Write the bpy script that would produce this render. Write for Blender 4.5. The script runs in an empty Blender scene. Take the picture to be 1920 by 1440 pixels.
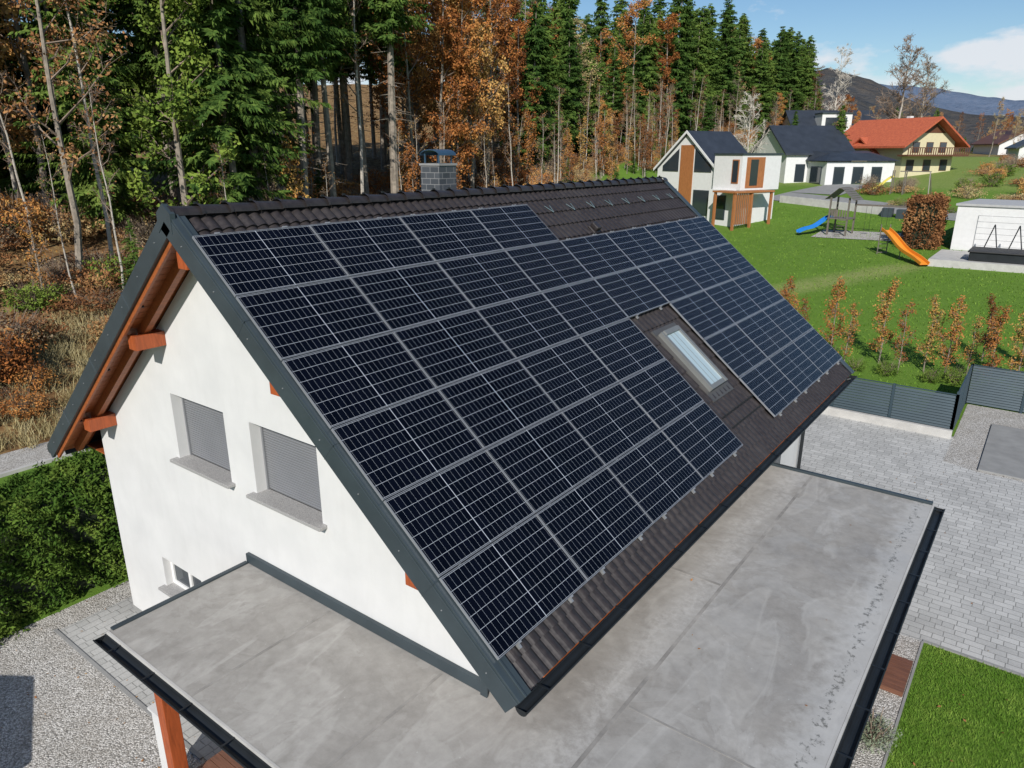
import bpy, math, random
import numpy as np
from mathutils import Matrix, Vector
random.seed(7)
RNG=np.random.default_rng(7)
C=bpy.context.scene.collection

# ------------------------------------------------------------------ helpers
def link(o,parent=None):
    C.objects.link(o)
    if parent is not None: o.parent=parent
    return o
def empty(name,loc=(0,0,0),rotz=0,parent=None):
    e=bpy.data.objects.new(name,None); e.empty_display_size=.3
    e.location=loc; e.rotation_euler=(0,0,rotz)
    return link(e,parent)

class NT:
    def __init__(s,name):
        s.mat=bpy.data.materials.new(name); s.mat.use_nodes=True
        s.t=s.mat.node_tree; s.b=s.t.nodes['Principled BSDF']; s.out=s.t.nodes['Material Output']
        s.tc=None
    def n(s,typ,**kw):
        x=s.t.nodes.new(typ)
        for k,v in kw.items(): setattr(x,k,v)
        return x
    def l(s,a,b): s.t.links.new(a,b)
    def coord(s,which='Object'):
        if s.tc is None: s.tc=s.n('ShaderNodeTexCoord')
        return s.tc.outputs[which]
    def setv(s,sock,v):
        if hasattr(v,'default_value') or hasattr(v,'is_output'): s.l(v,sock)
        else: sock.default_value=v
    def math(s,op,a,b=0.0,c=0.0,clamp=False):
        x=s.n('ShaderNodeMath',operation=op); x.use_clamp=clamp
        s.setv(x.inputs[0],a); s.setv(x.inputs[1],b)
        if op=='MULTIPLY_ADD': s.setv(x.inputs[2],c)
        return x.outputs[0]
    def noise(s,scale,detail=4,rough=.55,vec=None,dist=0):
        x=s.n('ShaderNodeTexNoise'); x.inputs['Scale'].default_value=scale
        x.inputs['Detail'].default_value=detail; x.inputs['Roughness'].default_value=rough
        x.inputs['Distortion'].default_value=dist
        s.l(vec if vec is not None else s.coord(),x.inputs['Vector']); return x.outputs['Fac']
    def vor(s,scale,out='Color',vec=None,feature='F1'):
        x=s.n('ShaderNodeTexVoronoi',feature=feature); x.inputs['Scale'].default_value=scale
        s.l(vec if vec is not None else s.coord(),x.inputs['Vector']); return x.outputs[out]
    def ramp(s,fac,stops,interp='LINEAR'):
        x=s.n('ShaderNodeValToRGB'); x.color_ramp.interpolation=interp
        e=x.color_ramp.elements
        while len(e)<len(stops): e.new(.5)
        for i,(p,c) in enumerate(stops):
            e[i].position=p
            if isinstance(c,(int,float)): c=(c,c,c)
            e[i].color=(*c,1) if len(c)==3 else c
        s.l(fac,x.inputs[0]); return x.outputs[0]
    def mix(s,f,a,b,mode='MIX'):
        x=s.n('ShaderNodeMix',data_type='RGBA',blend_type=mode)
        s.setv(x.inputs[0],f)
        for sk,v in((x.inputs[6],a),(x.inputs[7],b)):
            if isinstance(v,tuple): sk.default_value=(*v,1) if len(v)==3 else v
            else: s.l(v,sk)
        return x.outputs[2]
    def scalevec(s,sc,vec=None):
        m=s.n('ShaderNodeMapping'); m.inputs['Scale'].default_value=sc
        s.l(vec if vec is not None else s.coord(),m.inputs['Vector']); return m.outputs[0]
    def col(s,v):
        if isinstance(v,tuple): s.b.inputs['Base Color'].default_value=(*v,1)
        else: s.l(v,s.b.inputs['Base Color'])
    def bump(s,h,strength=.3,dist=.02):
        x=s.n('ShaderNodeBump'); x.inputs['Strength'].default_value=strength; x.inputs['Distance'].default_value=dist
        s.l(h,x.inputs['Height']); s.l(x.outputs[0],s.b.inputs['Normal'])
    def rough(s,v): s.setv(s.b.inputs['Roughness'],v)

def simple(name,c,rough=.6,metal=0,var=.12,scale=3.0,bump=0,bscale=40,spec=.5):
    m=NT(name); f=m.noise(scale,5,.6)
    lo=tuple(max(0,x*(1-var)) for x in c); hi=tuple(min(1,x*(1+var)) for x in c)
    m.col(m.ramp(f,[(.3,lo),(.7,hi)])); m.rough(rough); m.b.inputs['Metallic'].default_value=metal
    m.b.inputs['Specular IOR Level'].default_value=spec
    if bump: m.bump(m.noise(bscale,5),bump,.01)
    return m.mat

def leafmat(name,stops,scale=1.2,rnd=.35):
    m=NT(name)
    oi=m.n('ShaderNodeObjectInfo'); at=m.n('ShaderNodeAttribute',attribute_name='rnd')
    r_=m.math('FRACT',m.math('ADD',oi.outputs['Random'],at.outputs['Fac']))
    f=m.noise(scale,1,.6); f2=m.noise(scale*9,0,.5)
    a=m.math('MULTIPLY_ADD',f2,.45,m.math('MULTIPLY',f,.75))
    s=m.math('ADD',a,m.math('MULTIPLY_ADD',r_,rnd,-(rnd*.5+.05)))
    df=m.n('ShaderNodeBsdfDiffuse'); m.l(m.ramp(s,stops),df.inputs[0]); m.l(df.outputs[0],m.out.inputs[0])
    m.t.nodes.remove(m.b)
    return m.mat

class MB:
    def __init__(s): s.v=[];s.f=[];s.m=[];s.T=None
    def add(s,vs,fs,mi=0,M=None):
        o=len(s.v)
        M=M if M is not None else s.T
        if M is not None: vs=[tuple(M@Vector(p)) for p in vs]
        s.v+= [tuple(p) for p in vs]
        s.f+= [tuple(i+o for i in f) for f in fs]; s.m+=[mi]*len(fs)
    def box(s,x0,y0,z0,x1,y1,z1,mi=0,M=None):
        x0,x1=min(x0,x1),max(x0,x1);y0,y1=min(y0,y1),max(y0,y1);z0,z1=min(z0,z1),max(z0,z1)
        s.add([(x0,y0,z0),(x1,y0,z0),(x1,y1,z0),(x0,y1,z0),(x0,y0,z1),(x1,y0,z1),(x1,y1,z1),(x0,y1,z1)],
              [(0,3,2,1),(4,5,6,7),(0,1,5,4),(1,2,6,5),(2,3,7,6),(3,0,4,7)],mi,M)
    def beam(s,p0,p1,w,h,mi=0,up=(0,0,1)):
        p0=Vector(p0);p1=Vector(p1);d=(p1-p0).normalized();u=Vector(up)
        if abs(d.dot(u))>.98:u=Vector((0,1,0))
        r=d.cross(u).normalized()*w/2; u=r.cross(d).normalized()*h/2
        vs=[p0-r-u,p0+r-u,p0+r+u,p0-r+u,p1-r-u,p1+r-u,p1+r+u,p1-r+u]
        s.add(vs,[(0,1,2,3),(7,6,5,4),(0,4,5,1),(1,5,6,2),(2,6,7,3),(3,7,4,0)],mi)
    def cyl(s,p0,p1,r0,r1=None,n=10,mi=0,cap=True):
        if r1 is None:r1=r0
        p0=Vector(p0);p1=Vector(p1);d=(p1-p0).normalized();u=Vector((0,0,1))
        if abs(d.dot(u))>.98:u=Vector((0,1,0))
        a=d.cross(u).normalized();b=d.cross(a).normalized()
        vs=[p0+(a*math.cos(2*math.pi*i/n)+b*math.sin(2*math.pi*i/n))*r0 for i in range(n)]
        vs+=[p1+(a*math.cos(2*math.pi*i/n)+b*math.sin(2*math.pi*i/n))*r1 for i in range(n)]
        fs=[(i,(i+1)%n,n+(i+1)%n,n+i) for i in range(n)]
        if cap: fs+=[tuple(range(n))[::-1],tuple(range(n,2*n))]
        s.add(vs,fs,mi)
    def poly(s,pts,mi=0,M=None): s.add(pts,[tuple(range(len(pts)))],mi,M)
    def prism(s,prof,y0,y1,mi=0,axis='y'):
        n=len(prof)
        if axis=='y': vs=[(a,y0,b) for a,b in prof]+[(a,y1,b) for a,b in prof]
        elif axis=='x': vs=[(y0,a,b) for a,b in prof]+[(y1,a,b) for a,b in prof]
        else: vs=[(a,b,y0) for a,b in prof]+[(a,b,y1) for a,b in prof]
        s.add(vs,[tuple(range(n)),tuple(range(n,2*n))[::-1]]+[(i,n+i,n+(i+1)%n,(i+1)%n) for i in range(n)],mi)
    def build(s,name,mats,parent=None,smooth=False,bevel=0,loc=None,rotz=0):
        me=bpy.data.meshes.new(name); me.from_pydata([tuple(v) for v in s.v],[],s.f)
        for m in mats: me.materials.append(m)
        me.polygons.foreach_set('material_index',s.m)
        if smooth: me.polygons.foreach_set('use_smooth',[True]*len(s.f))
        me.update()
        o=bpy.data.objects.new(name,me); link(o,parent)
        if loc: o.location=loc
        o.rotation_euler[2]=rotz
        if bevel:
            b=o.modifiers.new('b','BEVEL');b.width=bevel;b.segments=2;b.limit_method='ANGLE'
        return o

def quadmesh(name,Q,mi,mats,rnd=None):
    n=len(Q); me=bpy.data.meshes.new(name)
    me.vertices.add(n*4); me.vertices.foreach_set('co',np.ascontiguousarray(Q.reshape(-1),dtype=np.float32))
    me.loops.add(n*4); me.loops.foreach_set('vertex_index',np.arange(n*4,dtype=np.int32))
    me.polygons.add(n); me.polygons.foreach_set('loop_start',np.arange(0,n*4,4,dtype=np.int32))
    me.polygons.foreach_set('loop_total',np.full(n,4,dtype=np.int32))
    for m in mats: me.materials.append(m)
    me.polygons.foreach_set('material_index',np.asarray(mi,dtype=np.int32))
    if rnd is not None:
        a=me.attributes.new('rnd','FLOAT','FACE'); a.data.foreach_set('value',rnd.astype(np.float32))
    me.update(calc_edges=True)
    return me
class Plant:
    def __init__(s,name,Q,mi,mats): s.name=name;s.Q=Q.astype(np.float32);s.mi=np.asarray(mi);s.mats=mats;s.me=None
    def mesh(s):
        if s.me is None: s.me=quadmesh(s.name,s.Q,s.mi,s.mats)
        return s.me
def unit(a): return a/np.maximum(1e-6,np.linalg.norm(a,axis=-1,keepdims=True))
def leafq(Cn,size,asp=.6,rng=RNG):
    n=len(Cn); a=unit(rng.normal(size=(n,3)))
    b=unit(np.cross(a,rng.normal(size=(n,3))))
    s=(size*rng.uniform(.6,1.3,size=n))[:,None]
    return np.stack([Cn+a*s,Cn+b*s*asp,Cn-a*s,Cn-b*s*asp],1)
def tubeq(P,R,k=5):
    P=np.asarray(P,float); out=[]
    d=P[-1]-P[0]; d=d/np.linalg.norm(d); u=np.array([0,0,1.]) if abs(d[2])<.9 else np.array([1.,0,0])
    a=np.cross(d,u); a/=np.linalg.norm(a); b=np.cross(d,a)
    ang=np.linspace(0,2*np.pi,k,endpoint=False)
    ring=np.cos(ang)[:,None]*a+np.sin(ang)[:,None]*b
    for i in range(len(P)-1):
        A=P[i]+ring*R[i]; B=P[i+1]+ring*R[i+1]
        for j in range(k):
            jj=(j+1)%k
            out.append([A[j],A[jj],B[jj],B[j]])
    return out

# ------------------------------------------------------------------ materials
wall=NT('white_render'); f=wall.noise(1.3,5,.6); fs_=wall.noise(3,4,.6,wall.scalevec((2,2,.25)))
c=wall.ramp(f,[(.3,(.56,.56,.555)),(.7,(.63,.628,.62))]); c=wall.mix(wall.math('MULTIPLY',wall.ramp(fs_,[(.5,0.0),(.8,1.0)]),.12),c,(.40,.39,.37))
wall.col(c); wall.rough(.9); wall.bump(wall.noise(160,3),.3,.004); WALL=wall.mat
ANTH=simple('anthracite_metal',(.046,.062,.072),.42,.2,.15,2)
ANTH2=simple('anthracite_dark',(.016,.019,.022),.45,.2,.2,2)
ALU=simple('aluminium',(.36,.37,.38),.4,.5,.08)
FRM=simple('panel_frame_aluminium',(.33,.34,.36),.4,.5,.08)
WHITEP=simple('white_plastic',(.72,.72,.71),.4,0,.04)
def woodmat(name,c,axis=(1,12,12)):
    m=NT(name); v=m.scalevec(axis)
    f=m.noise(2.2,5,.65,v,1.0)
    m.col(m.ramp(f,[(.25,tuple(x*.55 for x in c)),(.55,c),(.8,tuple(min(1,x*1.25) for x in c))])); m.rough(.5)
    m.bump(f,.15,.01); return m.mat
WOOD=woodmat('orange_stained_timber',(.32,.09,.026),(10,1.0,10))
WOODX=woodmat('orange_timber_post',(.36,.08,.022),(10,10,1))
DECK=woodmat('brown_deck_boards',(.17,.075,.045),(1,10,10))
GREYWOOD=woodmat('weathered_wood',(.16,.14,.12),(6,6,1))
NWOOD=woodmat('larch_cladding',(.38,.15,.055),(8,8,1))
GLASS=NT('window_glass'); GLASS.col((.03,.04,.05)); GLASS.rough(.06); GLASS.b.inputs['Specular IOR Level'].default_value=.9; GLASS=GLASS.mat
granite=NT('granite_sill'); granite.col(granite.ramp(granite.noise(90,3,.8),[(.35,(.16,.16,.16)),(.6,(.42,.41,.40))])); granite.rough(.5); GRANITE=granite.mat
SHUT=simple('shutter_alu_grey',(.205,.21,.222),.45,.2,.05,2)

tile=NT('brown_roof_tile')
tf=tile.noise(.9,4,.6); tf2=tile.noise(14,3,.7)
tc=tile.ramp(tf2,[(.3,(.021,.0175,.0175)),(.7,(.040,.033,.0325))])
tc=tile.mix(tile.math('MULTIPLY',tile.ramp(tf,[(.5,0.0),(.8,1.0)]),.35),tc,(.066,.060,.057))
tile.col(tc); tile.rough(tile.ramp(tf2,[(.3,.32),(.7,.48)])); TILE=tile.mat

sp=NT('solar_cell_glass')
uvn=sp.n('ShaderNodeUVMap'); sep=sp.n('ShaderNodeSeparateXYZ'); sp.l(uvn.outputs[0],sep.inputs[0])
U,V=sep.outputs[0],sep.outputs[1]
def linemask(nt,x,period,hw,off=0.0):
    fr=nt.math('FRACT',nt.math('DIVIDE',nt.math('ADD',x,off),period))
    d=nt.math('MULTIPLY',nt.math('MINIMUM',fr,nt.math('SUBTRACT',1.0,fr)),period)
    return nt.math('LESS_THAN',d,hw)
l1=linemask(sp,U,.0845,.0012)
l2=linemask(sp,V,.1635,.0021)
cd=sp.math('LESS_THAN',sp.math('ABSOLUTE',sp.math('SUBTRACT',U,.845)),.0050)
allm=sp.math('MAXIMUM',sp.math('MAXIMUM',sp.math('MULTIPLY',l1,.75),l2),cd)
cell=sp.n('ShaderNodeTexWhiteNoise'); cell.noise_dimensions='2D'
comb=sp.n('ShaderNodeCombineXYZ')
sp.l(sp.math('FLOOR',sp.math('DIVIDE',U,.0845)),comb.inputs[0]); sp.l(sp.math('FLOOR',sp.math('DIVIDE',V,.1635)),comb.inputs[1])
sp.l(comb.outputs[0],cell.inputs[0])
cc=sp.ramp(cell.outputs['Value'],[(0,(.0014,.0019,.0048)),(1,(.0024,.0032,.0078))])
cc=sp.mix(allm,cc,(.42,.45,.50))
sp.col(cc)
sp.rough(sp.ramp(sp.noise(1.7,4,.6),[(.3,.05),(.7,.12)])); sp.b.inputs['Specular IOR Level'].default_value=.19
SOLAR=sp.mat

fr=NT('flat_roof_membrane')
n1=fr.noise(.55,7,.62,None,.6); n2=fr.noise(5,7,.7); n3=fr.noise(1.1,6,.6,None,1.6); n4=fr.noise(.9,5,.5,fr.scalevec((1.6,.5,1)),.8)
c=fr.ramp(n1,[(.3,(.235,.220,.20)),(.5,(.325,.31,.285)),(.72,(.42,.405,.38))])
c=fr.mix(fr.ramp(n3,[(.47,0.0),(.50,.60),(.525,.38),(.75,.6)]),c,(.245,.228,.205))
c=fr.mix(fr.ramp(n4,[(.55,0.0),(.59,.42),(.62,.20),(.8,.4)]),c,(.50,.485,.455))
c=fr.mix(.24,c,fr.ramp(n2,[(.3,(.18,.175,.165)),(.7,(.55,.535,.51))]))
sx=fr.n('ShaderNodeSeparateXYZ'); fr.l(fr.coord(),sx.inputs[0])
edge=fr.math('ADD',sx.outputs[0],fr.math('MULTIPLY',fr.math('SUBTRACT',n2,.5),.7))
em=fr.ramp(fr.math('ADD',edge,2.0),[(.55,0.0),(.85,1.0)])
c=fr.mix(fr.math('MULTIPLY',em,.45),c,(.52,.52,.51))
fine=fr.noise(11,5,.75)
em2=fr.math('LESS_THAN',fr.math('ABSOLUTE',fr.math('ADD',edge,1.10)),.04)
c=fr.mix(fr.math('MULTIPLY',em2,fr.ramp(fine,[(.48,0.0),(.58,.75)])),c,(.08,.08,.07))
nb_=fr.math('ADD',sx.outputs[0],fr.math('MULTIPLY',fr.math('SUBTRACT',n3,.5),1.2))
em3=fr.ramp(fr.math('ABSOLUTE',fr.math('ADD',nb_,3.25)),[(.05,.45),(.35,0.0)])
c=fr.mix(fr.math('MULTIPLY',em3,fr.ramp(fine,[(.4,0.2),(.6,1.0)])),c,(.56,.55,.53))
vs=fr.vor(5.2,'Distance'); c=fr.mix(fr.math('MULTIPLY',fr.math('LESS_THAN',vs,.055),.35),c,(.55,.55,.53))
fr.col(c); fr.rough(fr.ramp(n3,[(.35,.42),(.65,.85)])); fr.bump(fr.noise(60,4),.25,.004); FLAT=fr.mat

gv=NT('gravel')
vc=gv.vor(42,'Color'); vd=gv.vor(42,'Distance')
bw=gv.n('ShaderNodeRGBToBW'); gv.l(vc,bw.inputs[0])
g=gv.ramp(bw.outputs[0],[(.15,(.28,.265,.24)),(.5,(.47,.45,.42)),(.85,(.72,.70,.67))])
g=gv.mix(gv.ramp(vd,[(.45,0.0),(.85,.8)]),g,(.10,.095,.085))
g=gv.mix(gv.math('MULTIPLY',gv.ramp(gv.noise(1.5,5),[(.45,0.0),(.7,1.0)]),.35),g,(.25,.22,.18))
gv.col(g); gv.rough(.95); gv.bump(gv.math('SUBTRACT',1.0,vd),.8,.02); GRAVEL=gv.mat

def pavers(name,cA,cB,scale=1.0,rotz=0):
    m=NT(name); b=m.n('ShaderNodeTexBrick')
    mp=m.n('ShaderNodeMapping'); m.l(m.coord(),mp.inputs[0]); mp.inputs['Rotation'].default_value=(0,0,rotz)
    m.l(mp.outputs[0],b.inputs['Vector'])
    b.offset=.5; b.squash=.6; b.squash_frequency=3
    b.inputs['Scale'].default_value=scale; b.inputs['Brick Width'].default_value=.34; b.inputs['Row Height'].default_value=.18
    b.inputs['Mortar Size'].default_value=.009; b.inputs['Mortar Smooth'].default_value=.3
    b.inputs['Color1'].default_value=(*cA,1); b.inputs['Color2'].default_value=(*cB,1); b.inputs['Mortar'].default_value=(.08,.078,.07,1)
    c=m.mix(.35,b.outputs[0],m.ramp(m.noise(.8,6,.65),[(.3,(.24,.24,.23)),(.7,(.56,.56,.54))]))
    c=m.mix(.15,c,m.ramp(m.noise(30,3),[(.3,(.2,.2,.2)),(.7,(.65,.65,.65))]))
    m.col(c); m.rough(.85); m.bump(m.math('SUBTRACT',1.0,b.outputs['Fac']),.5,.01); return m.mat
PAVE=pavers('light_pavers',(.36,.358,.345),(.55,.545,.525))
PAVE2=pavers('grey_pavers',(.30,.30,.285),(.41,.405,.39),1.0,math.pi/2)
CONC=simple('concrete',(.25,.25,.245),.85,0,.15,2,.2)
CONCL=simple('light_concrete',(.45,.44,.42),.85,0,.14,2,.2)

tr=NT('terrain_ground')
az=tr.n('ShaderNodeAttribute',attribute_name='zone'); ad=tr.n('ShaderNodeAttribute',attribute_name='dry')
gn=tr.noise(.35,5,.65); gf=tr.noise(7,5,.7); gff=tr.noise(40,3,.7); gm=tr.noise(1.6,5,.7)
grass=tr.ramp(gn,[(.3,(.085,.185,.018)),(.7,(.150,.265,.036))])
grass=tr.mix(.36,grass,tr.ramp(gm,[(.3,(.055,.14,.012)),(.55,(.12,.23,.028)),(.75,(.22,.31,.06))]))
grass=tr.mix(.33,grass,tr.ramp(gf,[(.3,(.05,.12,.014)),(.7,(.19,.29,.055))]))
grass=tr.mix(.33,grass,tr.ramp(gff,[(.35,(.04,.095,.010)),(.7,(.20,.31,.06))]))
dm=tr.ramp(tr.math('ADD',ad.outputs['Fac'],tr.math('MULTIPLY',tr.math('SUBTRACT',gf,.5),.9)),[(.35,0.0),(.8,.85)])
grass=tr.mix(dm,grass,(.34,.33,.14))
fl=tr.ramp(tr.noise(3.0,7,.75),[(.3,(.07,.04,.020)),(.46,(.18,.10,.045)),(.58,(.27,.185,.085)),(.72,(.36,.30,.16))])
zm=tr.ramp(tr.math('ADD',az.outputs['Fac'],tr.math('MULTIPLY',tr.math('SUBTRACT',gn,.5),.6)),[(.42,0.0),(.58,1.0)])
tr.col(tr.mix(zm,grass,fl)); tr.rough(.95); tr.b.inputs['Specular IOR Level'].default_value=.1
tr.bump(gff,.8,.03); GROUND=tr.mat
GRASSB=leafmat('grass_blades',[(.25,(.055,.135,.013)),(.5,(.11,.21,.028)),(.75,(.20,.30,.055))],.9,0)

SPR=leafmat('spruce_needles',[(.2,(.014,.034,.010)),(.42,(.044,.086,.020)),(.65,(.095,.150,.032)),(.9,(.15,.205,.045))],.9,.36)
GRN=leafmat('green_leaves',[(.2,(.04,.08,.014)),(.5,(.105,.17,.03)),(.8,(.20,.26,.05))],.9,.25)
ORG=leafmat('autumn_leaves',[(.2,(.12,.045,.020)),(.42,(.33,.125,.040)),(.6,(.47,.21,.065)),(.85,(.55,.34,.12))],.7,.6)
RUST=leafmat('rusty_hornbeam_leaves',[(.2,(.10,.04,.018)),(.42,(.27,.105,.035)),(.62,(.40,.18,.055)),(.85,(.40,.27,.08))],1.5,.5)
BRN=leafmat('bracken_leaves',[(.2,(.11,.05,.025)),(.42,(.30,.14,.06)),(.62,(.42,.25,.11)),(.85,(.43,.36,.18))],.9,.6)
HED=leafmat('hedge_leaves',[(.2,(.016,.038,.008)),(.45,(.05,.10,.018)),(.7,(.11,.17,.03)),(.9,(.18,.23,.05))],1.6,.1)
DRYT=leafmat('dry_twigs',[(.2,(.18,.13,.09)),(.8,(.42,.34,.22))],1.2,.3)
DRYG=leafmat('dry_grass_blades',[(.2,(.22,.17,.08)),(.5,(.36,.30,.15)),(.8,(.48,.42,.24))],1.2,.4)
BARK=simple('bark',(.24,.205,.165),.9,0,.4,4)
BIRCH=NT('birch_bark'); bz=BIRCH.noise(3,4,.7,BIRCH.scalevec((1,1,4))); BIRCH.col(BIRCH.ramp(bz,[(.34,(.09,.08,.07)),(.42,(.38,.34,.29)),(.8,(.52,.48,.42))])); BIRCH.rough(.8); BIRCH=BIRCH.mat
TWIG=simple('twig_bark',(.22,.165,.125),.9,0,.3,1)
WTWIG=simple('pale_twig',(.50,.46,.40),.9,0,.2,1)

# ------------------------------------------------------------------ terrain
def x0f(y):
    t=np.clip((y-20)/70,0,1); return -25-10*(t*t*(3-2*t))
def hgt(x,y):
    x=np.asarray(x,float); y=np.asarray(y,float)
    A=np.interp(y,[31,45,70,118,140,200,400,1000,4000],[0,.9,2.6,6.7,8,9,-6,-20,-20])
    d=np.clip(x0f(y)-x,0,None)
    B=np.where(d<12,.42*d,5.04+.12*(np.minimum(d,120)-12))
    B=B*np.interp(y,[150,400],[1,.2])
    nz=(np.sin(x*.7+y*.31)+np.sin(y*.9-x*.4+2)+np.sin(x*.23-y*.17))*.12*np.clip(d/4,0,1)
    g=(np.sin(x*.11+1)*np.sin(y*.13))*.25*np.clip((y-45)/30,0,1)
    return A+B+nz+g
xs=np.unique(np.concatenate([-np.geomspace(110,3500,30),np.arange(-110,40.1,1.25),np.geomspace(40,3500,30)]))
ys=np.unique(np.concatenate([-np.geomspace(40,1500,15),np.arange(-40,180.1,1.25),np.geomspace(180,4000,40)]))
X,Y=np.meshgrid(xs,ys,indexing='ij'); Z=hgt(X,Y)
nx,ny=len(xs),len(ys)
vv=np.stack([X,Y,Z],-1).reshape(-1,3)
idx=np.arange(nx*ny).reshape(nx,ny)
fc=np.stack([idx[:-1,:-1],idx[1:,:-1],idx[1:,1:],idx[:-1,1:]],-1).reshape(-1,4)
me=bpy.data.meshes.new('ground'); me.from_pydata(vv.tolist(),[],fc.tolist())
d=(x0f(Y)-X)
zone=np.where(Y>55,np.clip((d-8)/3,0,1),np.clip((d+2.0)/1.5,0,1))
zone=np.maximum(zone,np.clip((Y-135)/30,0,.55))
dry=np.exp(-((X+11-.5*(Y-48))/2.4)**2)*np.clip((Y-36)/6,0,1)*np.clip((60-Y)/6,0,1)*.62
dry=np.maximum(dry,np.clip((Y-86)/12,0,1)*.5)
for nm,a in(('zone',zone),('dry',dry)):
    at=me.attributes.new(nm,'FLOAT','POINT'); at.data.foreach_set('value',a.reshape(-1).astype(np.float32))
me.materials.append(GROUND); me.polygons.foreach_set('use_smooth',[True]*len(me.polygons))
link(bpy.data.objects.new('ground',me))

def sheet(name,pts,z,mat):
    b=MB(); b.poly([(x,y,z) for x,y in pts]); return b.build(name,[mat])
sheet('gravel_yard',[(-14.75,-6),(-4,-6),(-4,4.1),(-14.1,4.1),(-14.1,22),(-14.75,22)],.004,GRAVEL)
sheet('paved_path',[(-14.1,4.1),(-4.45,4.1),(-4.45,5.33),(-13.6,5.33),(-13.6,22),(-14.1,22)],.008,PAVE2)
sheet('paved_driveway',[(-4.4,13.8),(6,13.8),(6,23.3),(-.6,23.3),(-1.5,23.6),(-1.5,26),(-8,26),(-8,19),(-4.4,18.4)],.008,PAVE)
sheet('gravel_bed',[(-1.5,23.6),(-.6,23.3),(6,23.3),(6,30),(-1.5,30)],.005,GRAVEL)
sheet('gravel_strip',[(-1.25,2),(-.62,2),(-.62,13.8),(-1.25,13.8)],.012,GRAVEL)
b=MB(); b.box(-.6,23.4,0,6,28,.06); b.build('concrete_slab',[CONC],bevel=.01)
b=MB(); b.box(-.62,13.8,0,6,13.86,.03); b.box(-.64,2,0,-.6,13.8,.03); b.box(-14.16,4.04,0,-9,4.1,.03); b.build('lawn_kerb',[CONC])
b=MB(); b.box(-9.0,25.70,0,-1.55,25.86,.28); b.build('retaining_wall',[CONCL],bevel=.01)
b=MB()
yy=np.arange(-10,60,1.0)
for i in range(len(yy)-1):
    w0=.12*math.sin(yy[i]*.7); w1=.12*math.sin(yy[i+1]*.7)
    b.poly([(-24.6+w0,yy[i],.012),(-23.0,yy[i],.012),(-23.0,yy[i+1],.012),(-24.6+w1,yy[i+1],.012)])
b.build('forest_path',[GRAVEL])
b=MB(); b.box(-22.99,-10,0,-22.85,45,.1); b.build('path_kerb',[CONCL])

def blades(name,gx,gy,gz,h0,h1,w,lean,mat,seed=1):
    rng=np.random.default_rng(seed); n=len(gx)
    hh=rng.uniform(h0,h1,n)+gz; ang=rng.uniform(0,6.28,n)
    dx=np.cos(ang)*w; dy=np.sin(ang)*w; lx=rng.normal(0,lean,n); ly=rng.normal(0,lean,n)
    Q=np.stack([np.stack([gx-dx,gy-dy,gz],1),np.stack([gx+dx,gy+dy,gz],1),np.stack([gx+lx+dx*.3,gy+ly+dy*.3,hh],1),np.stack([gx+lx-dx*.3,gy+ly-dy*.3,hh],1)],1)
    link(bpy.data.objects.new(name,quadmesh(name,Q,np.zeros(n),[mat],rng.uniform(0,1,n))))
n=90000
blades('lawn_grass',RNG.uniform(-.58,5.5,n),RNG.uniform(6.5,13.78,n),np.zeros(n),.02,.055,.006,.02,GRASSB)
n=60000
cx_=RNG.uniform(-31,-24.7,1500); cy_=RNG.uniform(-8,32,1500); k=RNG.integers(0,1500,n)
gx=cx_[k]+RNG.normal(0,.16,n); gy=cy_[k]+RNG.normal(0,.16,n)
blades('dry_grass',gx,gy,hgt(gx,gy)-.03,.15,.55,.012,.14,DRYG,3)
n=26000
gx=RNG.uniform(-24,8,n); gy=RNG.uniform(31,78,n); gz_=hgt(gx,gy)
blades('meadow_grass',gx,gy,gz_-.01,.03,.12,.03,.05,GRASSB,4)
def litter(name,x0,x1,y0,y1,z,n,size,mat):
    rng=np.random.default_rng(n); P=np.stack([rng.uniform(x0,x1,n),rng.uniform(y0,y1,n),np.full(n,z)],1)
    a=rng.uniform(0,6.28,n); s=size*rng.uniform(.6,1.3,n)
    A=np.stack([np.cos(a)*s,np.sin(a)*s,rng.uniform(-.1,.5,n)*s],1); B=np.stack([-np.sin(a)*s*.6,np.cos(a)*s*.6,rng.uniform(-.1,.3,n)*s],1)
    P[:,2]+=.008
    link(bpy.data.objects.new(name,quadmesh(name,np.stack([P+A,P+B,P-A,P-B],1),np.zeros(n),[mat])))
litter('fallen_leaves',-14.7,-9.2,-2,5,.01,160,.026,BRN)
litter('fallen_leaves',-.5,5.5,7,13.7,.05,90,.026,BRN)
litter('fallen_leaves',-4,5,14,25,.012,80,.025,BRN)
litter('fallen_leaves',-3.4,-1.0,5.2,13.6,2.822,7,.022,BRN)

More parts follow.
